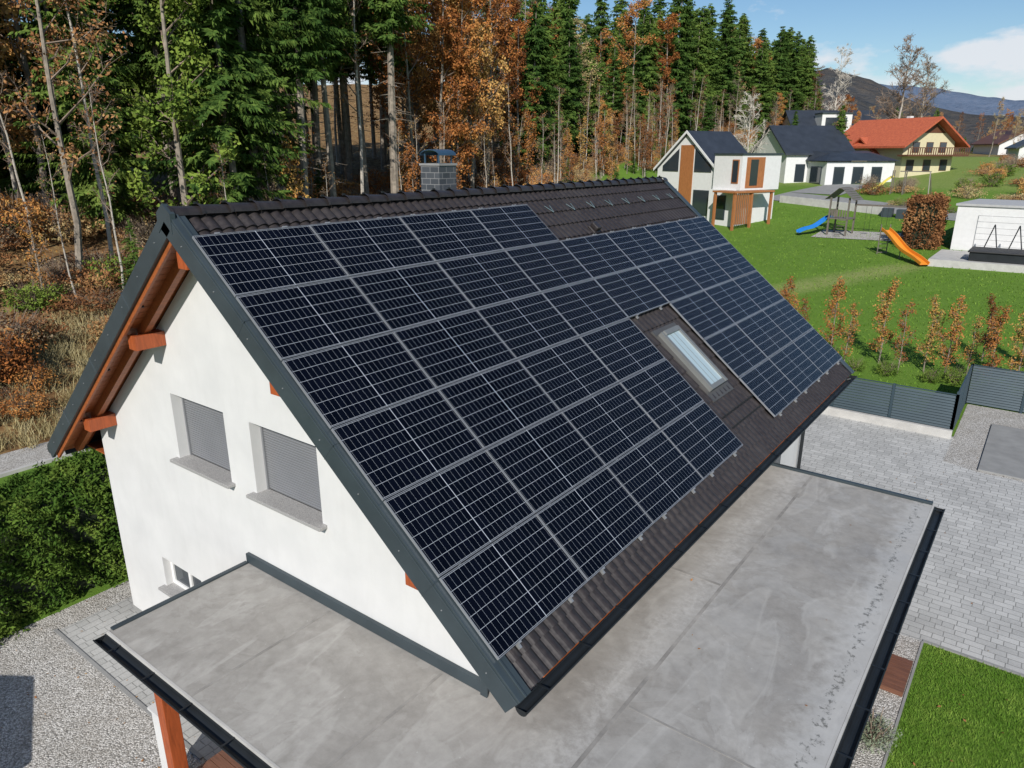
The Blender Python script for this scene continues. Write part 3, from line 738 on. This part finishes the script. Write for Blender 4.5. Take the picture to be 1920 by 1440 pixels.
BI=[decid('birch_thin',15,5,2.1,500,.06,17,BRN,BIRCH,TWIG,.10,16,1.4),decid('birch_thin_b',13,4,1.9,250,.06,18,BRN,BIRCH,TWIG,.08,15,1.5)]
BARE=[decid('bare_tree',16,3,4.4,0,.1,19,ORG,BARK,TWIG,.15,26,1.0,6,6),]
WB=[decid('pale_bare_tree',11,2,3.8,0,.1,20,ORG,WTWIG,WTWIG,.16,28,1.0,7,7,twigr=.026)]
SAP=[decid('sapling_orange',3.0,.25,.75,1500,.040,21,RUST,BARK,TWIG,.03,16,1.4,4,4,twigr=.008),decid('sapling_brown',2.8,.3,.62,750,.040,22,RUST,BARK,TWIG,.03,16,1.6,4,4,twigr=.008)]
def bushmesh(name,n,r,h,size,mat,seed,tw=60):
    rng=np.random.default_rng(seed)
    a=unit(rng.normal(size=(n,3))); rr=rng.uniform(.35,1.0,n)**.5
    lob=1+.3*np.sin(a[:,0]*4+seed)*np.sin(a[:,1]*5)+.2*np.sin(a[:,2]*7+a[:,0]*6)
    P=a*(rr*lob)[:,None]*np.array([r,r,h/2]); P[:,2]+=h/2*.9; P=P[P[:,2]>0]
    Q=leafq(P,size,.42,rng)
    T=[]
    for i in range(tw):
        an=rng.uniform(0,6.28); q=rng.uniform(.2,1)*r
        T+=tubeq([[0+rng.normal(0,.1*r),rng.normal(0,.1*r),0],[math.cos(an)*q,math.sin(an)*q,h*rng.uniform(.6,1.2)]],[.012,.004],3)
    T=np.array(T)
    return Plant(name,np.concatenate([Q,T]),[0]*len(Q)+[1]*len(T),[mat,TWIG])
BU=[bushmesh('bush_bracken',1500,1.3,1.1,.07,BRN,31),bushmesh('bush_autumn',1700,1.2,1.7,.075,ORG,32),bushmesh('bush_green',1500,1.0,1.3,.07,GRN,33),bushmesh('bush_dry',700,1.2,1.4,.06,DRYT,34,160),
    bushmesh('bush_bracken_low',1500,1.7,.75,.07,BRN,35)]
def inst(name,pl,x,y,s=1.0,parent=None,z=None):
    o=bpy.data.objects.new(name,pl.mesh()); o.location=(x,y,float(hgt(x,y)) if z is None else z)
    o.rotation_euler=(random.uniform(-.03,.03),random.uniform(-.03,.03),random.uniform(0,6.28)); o.scale=(s,s,s)
    return link(o,parent)
class Mass:
    """one joined mesh made of many plants"""
    def __init__(s,name): s.name=name;s.Q=[];s.mi=[];s.r=[];s.mats=[]
    def put(s,pl,x,y,sc=1.0,sz=None):
        a=random.uniform(0,6.283); sz=sz or sc; c_,s_=math.cos(a)*sc,math.sin(a)*sc
        lx,ly=random.uniform(-.035,.035),random.uniform(-.035,.035)
        Q=pl.Q; out=np.empty_like(Q); z=Q[...,2]*sz
        out[...,0]=Q[...,0]*c_-Q[...,1]*s_+x+z*lx; out[...,1]=Q[...,0]*s_+Q[...,1]*c_+y+z*ly; out[...,2]=z+float(hgt(x,y))
        mp=[]
        for m in pl.mats:
            if m not in s.mats: s.mats.append(m)
            mp.append(s.mats.index(m))
        s.Q.append(out); s.mi.append(np.array(mp)[pl.mi]); s.r.append(np.full(len(Q),random.random()))
    def done(s):
        Q=np.concatenate(s.Q); me=quadmesh(s.name,Q,np.concatenate(s.mi),s.mats,np.concatenate(s.r))
        link(bpy.data.objects.new(s.name,me)); print(s.name,len(Q))

forest=Mass('forest')
def xt(y): return float(x0f(y))-9
R=random.random
for row in range(5):
    step=2.7 if row<3 else 3.3
    y=-12.0+row
    while y<172:
        yj=y+random.uniform(-1.2,1.2); x=xt(yj)-row*4.4+random.uniform(-1.8,1.8)
        yy_=yj*(-38/x); u=R()
        if (row==0 and u<.2) or yy_<2: y+=step; continue
        u=R()
        if yy_<19:
            L=BI if u<.38 else SP if u<.60 else OR if u<.72 else SPH if u<.84 else GR if u<.92 else SPA
            if row==0: L=BI if u<.6 else GR if u<.75 else SPA if u<.88 else OR
        elif yy_<27:
            L=SP if u<.42 else GR if u<.66 else SPH if u<.82 else OR if u<.88 else BI
        elif yy_<37:
            L=SPH if u<.80 else SPA if u<.88 else BI
        elif yy_<52:
            L=OR if u<.46 else SPA if u<.76 else BARE if u<.92 else SPH
        else:
            L=FSP if u<.82 else SPH if u<.88 else OR if u<.94 else SPA
            if row==0: L=BI if u<.35 else OR if u<.45 else BARE if u<.65 else SPA if u<.8 else FSP
        m=random.choice(L); s=random.uniform(.85,1.15); sz=None
        if row>=3 and L is SP: m=random.choice(FSP)
        if yy_>=52 :
            s=random.uniform(.8,1.25)*(1.0 if row else .6); sz=s*random.uniform(.65,.98) if L is FSP else s*.85
        if yy_<37: s*=1.1
        forest.put(m,x,yj,s,sz)
        y+=step
forest.done()
under=Mass('undergrowth')
for i in range(800):
    y=random.uniform(-10,150); y=y if R()<.40 else random.uniform(-5,62)
    d_=random.uniform(.3,16) if y<66 else random.uniform(7,17)
    x=float(x0f(y))-d_; yy_=y*(-38/x); u=R()
    if yy_<28: m=BU[0] if u<.30 else BU[4] if u<.58 else BU[1] if u<.66 else BU[2] if u<.78 else BU[3]
    elif yy_<52: m=BU[1] if u<.25 else BU[0] if u<.5 else BU[3] if u<.8 else BU[4]
    else: m=BU[1] if u<.40 else BU[3] if u<.75 else BU[0]
    under.put(m,x,y,random.uniform(.5,1.2)*(.55 if d_<3 else 1))
for i in range(130):
    y=random.uniform(-5,110); x=float(x0f(y))-random.uniform(5.5,12)
    L=random.choice([SAP[0],SAP[1],SAP[1],BI[1],BI[0],BI[1],SP[2]]); s={SAP[0]:1.5,SAP[1]:1.5,BI[1]:.55,BI[0]:.5,SP[2]:.17}[L]*random.uniform(.7,1.5)
    under.put(L,x,y,s)
under.done()

for (x,y,s,k) in[(-9.2,33,1.05,0),(-8.6,32.2,.9,0),(-8.0,31.8,.95,1),(-7.2,33.2,1.1,0),(-6.3,32.2,.95,1),(-5.2,33.3,1.15,0),(-4.3,32.4,1.0,1),(-3.4,33.1,1.0,0),(-2.6,32.6,1.05,0),(-1.9,33.3,.85,1),(-1.1,32.4,1.0,0),(-.3,33,1.1,0),(.5,32.2,.9,0),(1.5,32.9,1.05,0),(2.6,32.5,1.0,0),(-1.6,35.8,.9,0),(.2,35.5,.95,0)]:
    inst('young_hornbeam_tree',SAP[k],x,y,s)
for (x,y,s) in[(-6.9,32.6,.45),(-5.8,31.8,.4),(-4.6,31.9,.45),(-3.0,31.9,.4),(-2.2,32.2,.5),(.9,31.6,.7),(-.8,31.4,.55),(2.2,31.5,.7)]: inst('garden_shrub',BU[2],x,y,s)
hedge('brown_beech_hedge',-9.1,60.6,-7.1,64.5,3.5,9000,.11,BRN,float(hgt(-8,62)),5)
LAV=bushmesh('lavender',2600,.32,.5,.02,leafmat('sage_leaves',[(.2,(.10,.13,.07)),(.8,(.30,.34,.25))],2,.1),41,40)
inst('lavender_shrub',LAV,-.85,10.55,1,z=.01)
inst('lavender_shrub',LAV,-.9,9.2,.8,z=.01)

# ------------------------------------------------------------------ neighbour houses
NR=simple('dark_roof_sheet',(.035,.042,.055),.45,.1,.2,1); NWL=simple('white_facade',(.66,.66,.655),.85,0,.05)
REDR=NT('red_roof_tile'); REDR.col(REDR.ramp(REDR.noise(4,5),[(.3,(.36,.075,.035)),(.7,(.55,.14,.06))])); REDR.rough(.7)
wvn=REDR.n('ShaderNodeTexWave',bands_direction='Z'); wvn.inputs['Scale'].default_value=4; REDR.l(REDR.coord(),wvn.inputs[0]); REDR.bump(wvn.outputs[1],.4,.05); REDR=REDR.mat
YEL=simple('cream_yellow_facade',(.62,.56,.36),.85,0,.06)
BWD=woodmat('brown_timber',(.13,.055,.03),(6,6,1))
def gh(b,w,L,he,hr,ov=.5,wallm=0,roofm=1,th=.22,z0=-2):
    b.add([(-w/2,0,z0),(w/2,0,z0),(w/2,0,he),(0,0,hr),(-w/2,0,he),(-w/2,L,z0),(w/2,L,z0),(w/2,L,he),(0,L,hr),(-w/2,L,he)],
      [(0,1,2,3,4),(9,8,7,6,5),(1,6,7,2),(0,4,9,5)],wallm)
    k=(hr-he)/(w/2); zo=he-k*ov
    for s in(-1,1):
        xo=s*(w/2+ov)
        pr=[(0,hr+.02),(xo,zo+.02),(xo,zo+.02+th),(0,hr+.02+th)]
        b.prism(pr,-ov,L+ov,roofm)
def win(b,face,u,z,w,h,W,L,g=2,fm=3):
    t=.05
    if face=='f': b.box(u-w/2-.06,-t,z-.06,u+w/2+.06,-.002,z+h+.06,fm); b.box(u-w/2,-t-.02,z,u+w/2,-t-.001,z+h,g)
    if face=='r': b.box(W/2+.002,u-w/2-.06,z-.06,W/2+t,u+w/2+.06,z+h+.06,fm); b.box(W/2+t+.001,u-w/2,z,W/2+t+.02,u+w/2,z+h,g)
NM=[NWL,NR,GLASS,ANTH,NWOOD,CONCL,YEL,REDR,BWD]
e=empty('modern_white_house',(-30.8,70,2.6),-math.radians(22))
b=MB(); gh(b,8.4,5.4,4.6,8.0,.3,z0=-1)
for s in(-1,1):
    b.prism([(0,8.0),(s*4.5,4.36),(s*4.5,4.62),(0,8.28)],-.36,-.302,0)
b.box(-.9,-.06,.1,.9,-.003,6.9,4)
b.poly([(1.1,-.07,4.4),(3.4,-.07,4.4),(3.4,-.07,4.9),(1.1,-.07,6.6)],2); b.box(1.2,-.06,.3,3.6,-.003,2.7,3); b.box(1.3,-.08,.4,3.5,-.062,2.6,2)
b.poly([(-3.4,-.07,4.4),(-1.1,-.07,4.4),(-1.1,-.07,6.6),(-3.4,-.07,4.9)],2); b.box(-3.6,-.06,.3,-1.2,-.003,2.7,3); b.box(-3.5,-.08,.4,-1.3,-.062,2.6,2)
b.build('gabled_wing',NM,e)
b=MB(); b.box(4.22,-1.0,-1,7.2,4.6,2.9,0); b.box(4.24,-.6,2.9,7.6,4.6,6.0,0); b.box(4.18,-.7,6.0,7.7,4.7,6.15,3)
b.box(7.602,0.0,3.1,7.64,2.4,5.8,4); b.box(7.642,.5,3.3,7.66,1.5,5.6,2)
b.box(6.5,-.66,3.5,7.3,-.602,5.6,4);b.box(6.6,-.69,3.6,7.2,-.662,5.5,2)
b.box(4.9,-1.06,.2,6.4,-1.003,2.4,3); b.box(5.0,-1.09,.3,6.3,-1.062,2.3,2)
b.box(6.2,-2.6,2.75,8.9,-1.05,2.9,4); b.box(7.65,-1.04,2.75,8.9,2.6,2.9,4)
for xx,yy_ in[(6.3,-2.5),(8.6,-2.5),(8.6,-.3),(8.6,2.3)]: b.box(xx,yy_,-1,xx+.2,yy_+.2,2.75,4)
for i in range(9): b.box(8.65,-2.2+i*.24,.0,8.72,-2.1+i*.24,2.75,4)
b.build('flat_wing',NM,e)
e=empty('white_bungalow_house',(-33.2,102,4.7),-math.radians(46))
b=MB(); gh(b,10,9,4.0,7.3,.4,z0=-1)
for u in(2,5): win(b,'r',u,.5,1.2,2.1,10,9)
win(b,'f',2.2,.8,1.6,1.4,10,9)
b.build('bungalow_body',NM,e)
b=MB(); b.box(5.05,3.0,-1,9.6,12,3.0,0); b.add([(5.0,2.6,3.1),(10,2.6,3.1),(10,12.4,3.1),(5.0,12.4,3.1),(5.0,3.5,4.3),(5,11,4.3),(7.5,4.5,4.0),(7.5,10,4.0)],[(0,1,6,4),(1,2,7,6),(2,3,5,7),(4,6,7,5),(0,3,2,1)],1)
for u in(4,6.5,9): b.box(9.602,u,.2,9.65,u+1.4,2.4,3); b.box(9.652,u+.1,.3,9.67,u+1.3,2.3,2)
b.box(6,2.94,.2,8.6,2.998,2.4,3); b.box(6.1,2.9,.3,8.5,2.938,2.3,2)
b.build('bungalow_extension',NM,e)
e=empty('dark_roof_house',(-42,137,9.0),-math.radians(55))
b=MB(); gh(b,10,14,3.0,6.6,.5,z0=-4); b.box(2.2,4.0,2,5.6,9.0,6.0,0); b.box(2.1,3.9,6.0,5.8,9.1,6.2,3); b.box(5.601,4.6,3.4,5.65,8.2,5.4,2)
win(b,'r',2,.6,1.6,1.4,10,14); win(b,'r',11,.6,1.6,1.4,10,14); b.build('house_body',NM,e)
e=empty('red_roof_chalet',(-15.6,112,float(hgt(-16,114))-.3),math.radians(58))
b=MB()
gh(b,9,11,4.2,7.0,1.3,6,7,.25,z0=-1)
b.box(-5.4,-1.6,2.4,5.4,-.002,2.6,8)
for i in range(28): b.box(-5.4+.4*i-.05,-1.6,2.6,-5.4+.4*i+.08,-1.55,3.4,8)
b.box(-5.4,-1.62,3.4,5.4,-1.53,3.5,8)
b.poly([(-2.6,-.04,5.3),(2.6,-.04,5.3),(0,-.04,6.9)],8)
for u in(-3,0,3): win(b,'f',u,.6,1.2,1.3,9,11,fm=8); win(b,'f',u*.8,2.9,1.1,1.2,9,11,fm=8)
for u in(2,5,8,10): win(b,'r',u,.6,1.2,1.3,9,11,fm=8)
for u in(1.5,4.5,8):
    b.box(-4.55,u-.6,.6,-4.502,u+.6,1.9,8); b.box(-4.57,u-.5,.7,-4.552,u+.5,1.8,2)
b.box(1.5,5,5,2.1,5.6,7.6,0)
b.build('chalet_body',NM,e)
b=MB(); gh(b,4.5,5,2.9,4.6,.8,6,7,z0=-1); o=b.build('chalet_porch',NM,e); o.location=(-4.6,6.5,0); o.rotation_euler[2]=math.radians(-90)
e=empty('white_garage',(-6.1,61.5,2.0),-math.radians(6))
b=MB(); b.box(0,0,-.5,12,7,3.2,0); b.box(-.12,-.12,3.2,12.1,7.1,3.35,5); b.box(1.4,-.06,.1,6.2,-.003,2.6,5)
for i in range(6): b.box(1.42,-.075,.12+i*.41,6.18,-.061,.12+i*.41+.38,0)
b.build('garage_body',[NWL,NR,GLASS,ANTH,NWOOD,simple('garage_grey',(.4,.4,.4),.7)],e)
z=float(hgt(-3,57))
b=MB(); b.box(-6.6,55,z-1.5,6,61.2,z+.3); b.build('garage_terrace',[CONCL])
b=MB(); b.box(-4.4,55.6,z+.3,-1.0,58.2,z+.85,0); b.box(-4.5,55.5,z+.85,-.9,58.3,z+.97,1); b.build('covered_hot_tub',[ANTH2,simple('tub_cover',(.02,.02,.022),.6)],bevel=.05)
b=MB()
for xx in(-4.0,-2.6): b.beam((xx,58.6,z+.3),(xx+.5,59.2,z+2.4),.05,.05); b.beam((xx+1.0,58.6,z+.3),(xx+.5,59.2,z+2.4),.05,.05)
b.build('garden_easel_frame',[ANTH2])
def drape(name,pts0,pts1,mat,dz=.05,n=24):
    b=MB()
    for i in range(n):
        for j in range(6):
            def P(a,c):
                x=(pts0[0][0]*(1-a)+pts0[1][0]*a)*(1-c)+(pts1[0][0]*(1-a)+pts1[1][0]*a)*c
                y=(pts0[0][1]*(1-a)+pts0[1][1]*a)*(1-c)+(pts1[0][1]*(1-a)+pts1[1][1]*a)*c
                return (x,y,float(hgt(x,y))+dz)
            b.poly([P(i/n,j/6),P((i+1)/n,j/6),P((i+1)/n,(j+1)/6),P(i/n,(j+1)/6)])
    return b.build(name,[mat])
drape('neighbour_driveway',((-27,82),(-4,74)),((-26,88),(-4,79)),CONC)
drape('access_road',((-26,88),(-24,99)),((-20,87),(-19,99)),CONC)
b=MB()
for i in range(12):
    x=-24.5+i*.9; y=80.6-i*.35; zz=float(hgt(x,y)); b.beam((x,y,zz+.2),(x+.92,y-.35,zz+.18),.25,1.0)
b.build('garden_wall',[CONCL])
b=MB()
for i in range(4):
    x=-13.5+i*1.3; y=75.2-i*.4; zz=float(hgt(x,y)); b.box(x,y,zz,x+.9,y+.9,zz+.8)
b.build('planter_boxes',[ANTH])

BLUE=simple('blue_plastic',(.015,.18,.55),.35,0,.05); ORP=simple('orange_plastic',(.75,.27,.03),.35,0,.05); YELP=simple('yellow_plastic',(.65,.55,.10),.35,0,.05)
def slide(b,top,bot,w,mi):
    top=Vector(top);bot=Vector(bot);n=14;d=(bot-top);h=Vector((d.x,d.y,0)).normalized();r=Vector((-h.y,h.x,0))
    pts=[]
    for i in range(n+1):
        t=i/n; p=top+d*t; p.z=bot.z+(top.z-bot.z)*(1-t)**1.25+.07*math.sin(t*math.pi*3); pts.append(p)
    for a,c_ in zip(pts[:-1],pts[1:]):
        b.add([a-r*w/2,a+r*w/2,c_+r*w/2,c_-r*w/2],[(0,1,2,3)],mi)
        for s in(-1,1):
            b.beam(a+r*s*w/2+Vector((0,0,.09)),c_+r*s*w/2+Vector((0,0,.09)),.05,.2,mi)
e=empty('playground_tower_swing',(-15.6,65,float(hgt(-14.5,65))),-math.radians(8))
b=MB()
for x in(0,1.5):
    for y in(0,1.5): b.box(x-.06,y-.06,-.3,x+.06,y+.06,3.1,0)
b.box(-.1,-.1,1.35,1.6,1.6,1.45,0)
for i in range(8):
    b.box(-.02+i*.21,-.05,1.5,.08+i*.21,-.02,2.1,0); b.box(-.05,-.02+i*.21,1.5,-.02,.08+i*.21,2.1,0)
for s in(0,1):
    for i in range(6):
        f_=i/6
        xa=(-.35+f_*1.1) if s==0 else (1.85-f_*1.1); b.beam((xa,-.3,3.0+f_*.95),(xa,1.8,3.0+f_*.95),.2,.03,0,up=((-.65 if s==0 else .65),0,.75))
b.beam((.75,-.2,3.85),(.75,1.7,3.85),.08,.1,0)
for i in range(6): b.beam((1.45-.0,-.15-i*.12,1.3-i*.22),(.9,-.15-i*.12,1.3-i*.22),.05,.04,0)
b.beam((1.5,1.5,2.5),(5.6,1.5,2.5),.12,.14,0)
for yy_ in(.3,2.7): b.beam((5.5,1.5,2.6),(5.7,yy_,-.3),.1,.1,0)
for x in(2.6,3.9):
    for dx_ in(-.2,.2): b.cyl((x+dx_,1.5,2.45),(x+dx_,1.5,.5),.012,n=4,mi=2)
    b.box(x-.25,1.4,.46,x+.25,1.6,.5,2)
b.beam((7.2,.9,-.3),(7.2,.9,3.0),.1,.1,0); b.beam((6.3,.9,2.9),(8.0,.9,2.9),.08,.08,0)
slide(b,(-.1,.75,1.45),(-2.0,-1.2,.15),.55,1)
b.build('tower_frame',[GREYWOOD,BLUE,ANTH2],e)
drape('play_area_gravel',((-16.5,63.6),(-9.5,63.6)),((-16.5,67.5),(-9.5,67.5)),GRAVEL,.04,10)
e=empty('orange_garden_slide',(0,0,0))
z=float(hgt(-7,55))
b=MB(); slide(b,(-10.0,58.2,z+1.9),(-6.7,54.6,z+.12),.6,0)
b.build('slide_chute',[ORP],e)
b=MB()
for s in(-.25,.25):
    b.beam((-10.05+s,58.3+s,z-.1),(-10.0+s,58.2+s,z+2.3),.06,.06)
for k in range(6): b.beam((-10.3,58.05,z+.3+k*.3),(-9.8,58.55,z+.3+k*.3),.05,.05)
b.beam((-8.6,56.7,z-.1),(-8.6,56.7,z+.9),.06,.06)
b.build('slide_ladder',[GREYWOOD],e)
e=empty('yellow_playground_slide',(-17.2,90,float(hgt(-17,90))))
b=MB(); slide(b,(1.6,.5,1.8),(-.9,-.3,.1),.5,1)
for x in(1.6,2.8):
    for y in(0,1): b.box(x-.05,y-.05,-.2,x+.05,y+.05,2.5,0)
b.beam((2.2,.5,2.4),(5.2,.5,2.4),.1,.1,0); b.beam((5.1,.5,2.4),(5.4,-.6,-.2),.08,.08,0); b.beam((5.1,.5,2.4),(5.4,1.6,-.2),.08,.08,0)
b.build('slide_frame',[GREYWOOD,YELP],e)

# ------------------------------------------------------------------ free-standing trees
BB=decid('big_bare',17,3,5.2,1200,.07,51,BRN,BIRCH,TWIG,.22,40,.9,8,8,twigr=.035)
inst('pale_bare_walnut_tree',WB[0],-30.5,86,1.0)
inst('bare_birch_tree',BB,-22,124,1.0)
inst('bare_birch_tree',decid('big_bare_b',18,3,4.2,0,.1,52,ORG,WTWIG,WTWIG,.2,36,1.2,7,8,twigr=.035),-37,148,1.0)
inst('bare_beech_tree',BB,-19.5,128,.85)
inst('spruce_tree',FSP[0],-26,108,.55); inst('spruce_tree',FSP[2],-29,116,.42); inst('spruce_tree',FSP[0],-36,122,.45); inst('spruce_tree',FSP[2],-38,112,.45)
inst('autumn_tree',OR[1],-28.5,130,.5); inst('autumn_tree',OR[0],-33,140,.6); inst('autumn_tree',SPA[0],-44,160,.8)
inst('spruce_tree',FSP[1],-46,160,.8)
belt=Mass('distant_trees')
for i in range(280):
    y=random.uniform(135,420); a=random.uniform(-.34,.10); x=y*a
    if x<-38 and y<175: continue
    m=random.choice([SPA[0],SPA[0],BARE[0],FSP[2],SPA[1],BARE[0],SPA[1],OR[2]]); belt.put(m,x,y,random.uniform(.30,.62))
belt.done()
gb=Mass('garden_bushes')
for i in range(95):
    y=random.uniform(88,130); x=random.uniform(-20,8)
    if -26<x<-9 and 100<y<130: continue
    gb.put(random.choice([BU[0],BU[1],BU[2],BU[3],BU[3],BU[4]]),x,y,random.uniform(.6,1.4))
for i in range(26):
    gb.put(random.choice(BU[:4]),-14+i*.75+R()*.4,80.5-i*.2+R()*2,random.uniform(.3,.7))
gb.done()
for (x,y,r,k) in[(-3,136,.2,1),(3,140,-.3,8),(-8,165,.5,8),(8,133,.1,1),(-1,175,.8,8)]:
    e=empty('village_house',(x,y,float(hgt(x,y))-.9),r); b=MB(); gh(b,8,10,2.8,5.0,.5,z0=-1,wallm=0,roofm=k); win(b,'f',-2,1,1.2,1.2,8,10); win(b,'f',2,1,1.2,1.2,8,10); b.build('house_body',NM,e)

def hills(name,r0,r1,prof,seed,cols):
    m=NT(name+'_mat'); f1=m.noise(.010,7,.7); f2=m.noise(.05,5,.75)
    c=m.mix(.6,m.ramp(f1,[(.38,cols[0]),(.6,cols[1])]),m.ramp(f2,[(.35,cols[0]),(.65,cols[2])])); m.col(c); m.rough(1); m.b.inputs['Specular IOR Level'].default_value=0  # bluish distance haze is painted into the hill colours
    m.bump(f2,1.0,10)
    A=np.radians(np.linspace(-80,60,700)); Rr=np.linspace(r0,r1,40)
    AA,RR=np.meshgrid(A,Rr,indexing='ij')
    H=np.interp(np.degrees(AA),prof[0],prof[1])
    t=(RR-r0)/(r1-r0); t=np.sin(np.clip(t,0,1)*np.pi/2)**1.2
    rg=np.random.default_rng(seed)
    nz=sum(np.sin(AA*k*6+rg.uniform(0,6)+RR*.006*k)*(1/k) for k in range(2,24))*.10
    nz2=sum(np.sin(AA*k*90+rg.uniform(0,6)+RR*.02*k)*(1/k) for k in range(1,6))*.012
    Zz=-22+(H+20)*t*(1+(nz+nz2)*(1-.6*t))
    v=np.stack([RR*np.sin(AA),RR*np.cos(AA),Zz],-1).reshape(-1,3); n1,n2=len(A),len(Rr)
    ix=np.arange(n1*n2).reshape(n1,n2); F=np.stack([ix[:-1,:-1],ix[1:,:-1],ix[1:,1:],ix[:-1,1:]],-1).reshape(-1,4)
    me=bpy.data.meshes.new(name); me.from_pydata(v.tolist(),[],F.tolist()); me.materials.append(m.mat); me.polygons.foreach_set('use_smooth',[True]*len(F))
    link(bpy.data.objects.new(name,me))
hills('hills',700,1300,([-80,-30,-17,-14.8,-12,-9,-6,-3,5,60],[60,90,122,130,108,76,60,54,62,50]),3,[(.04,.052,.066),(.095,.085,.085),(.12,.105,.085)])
hills('far_hills',2000,3200,([-80,-30,-12,-8,-4,0,8,60],[150,200,240,215,175,170,180,120]),9,[(.10,.15,.23),(.14,.18,.26),(.17,.205,.28)])  # paler blues carry the haze of the farther range

# ------------------------------------------------------------------ light, sky, camera
sun_to=Vector((.40,-.76,.58)).normalized()
elev=math.asin(sun_to.z); rot=math.atan2(sun_to.x,sun_to.y)
W=bpy.data.worlds.new("World"); bpy.context.scene.world=W; W.use_nodes=True
nt=W.node_tree; nt.nodes.clear()
out=nt.nodes.new('ShaderNodeOutputWorld'); bg=nt.nodes.new('ShaderNodeBackground'); sky=nt.nodes.new('ShaderNodeTexSky')
sky.sky_type='NISHITA'; sky.sun_disc=False; sky.sun_elevation=elev; sky.sun_rotation=rot; sky.air_density=1.0; sky.dust_density=.25; sky.ozone_density=2.6
bg.inputs[1].default_value=.095
hs=nt.nodes.new('ShaderNodeHueSaturation'); hs.inputs['Saturation'].default_value=1.15; nt.links.new(sky.outputs[0],hs.inputs['Color'])
tc=nt.nodes.new('ShaderNodeTexCoord'); mp=nt.nodes.new('ShaderNodeMapping'); mp.inputs['Scale'].default_value=(1,1,2.2); mp.inputs['Location'].default_value=(.35,.1,.2)
nz=nt.nodes.new('ShaderNodeTexNoise'); nz.inputs['Scale'].default_value=9; nz.inputs['Detail'].default_value=7; nz.inputs['Roughness'].default_value=.55
nt.links.new(tc.outputs['Generated'],mp.inputs[0]); nt.links.new(mp.outputs[0],nz.inputs['Vector'])
sx=nt.nodes.new('ShaderNodeSeparateXYZ'); nt.links.new(tc.outputs['Generated'],sx.inputs[0])
er=nt.nodes.new('ShaderNodeValToRGB'); e=er.color_ramp.elements; e[0].position=0.0; e[0].color=(.36,)*3+(1,); e[1].position=.6; e[1].color=(0,0,0,1)
q=e.new(.10); q.color=(.35,)*3+(1,); q=e.new(.135); q.color=(.19,)*3+(1,); q=e.new(.22); q.color=(.10,)*3+(1,)
nt.links.new(sx.outputs[2],er.inputs[0])
ad_=nt.nodes.new('ShaderNodeMath'); ad_.operation='ADD'; nt.links.new(nz.outputs['Fac'],ad_.inputs[0]); nt.links.new(er.outputs[0],ad_.inputs[1])
rp=nt.nodes.new('ShaderNodeValToRGB'); rp.color_ramp.elements[0].position=.76; rp.color_ramp.elements[1].position=.88
rp.color_ramp.elements[1].color=(.9,.9,.9,1)
nt.links.new(ad_.outputs[0],rp.inputs[0])
mx=nt.nodes.new('ShaderNodeMix'); mx.data_type='RGBA'; nt.links.new(rp.outputs[0],mx.inputs[0]); nt.links.new(hs.outputs[0],mx.inputs[6]); mx.inputs[7].default_value=(8.2,8.5,9.0,1)
nt.links.new(mx.outputs[2],bg.inputs[0]); nt.links.new(bg.outputs[0],out.inputs[0])

sl=bpy.data.lights.new('sun','SUN'); sl.energy=5.0; sl.angle=math.radians(.5); sl.color=(1,.955,.885)
so=bpy.data.objects.new('sun',sl); so.rotation_euler=sun_to.to_track_quat('Z','Y').to_euler(); link(so)

cam=bpy.data.cameras.new('camera'); cam.sensor_width=36; cam.lens=1342/1920*36; cam.clip_end=9000; cam.clip_start=.1
co=bpy.data.objects.new('camera',cam); co.location=(0,0,8.85); co.rotation_euler=(math.radians(90-17.96),0,math.radians(36.9)); link(co)
bpy.context.scene.camera=co
sc=bpy.context.scene
sc.view_settings.view_transform='Standard'; sc.view_settings.look='None'; sc.view_settings.exposure=0
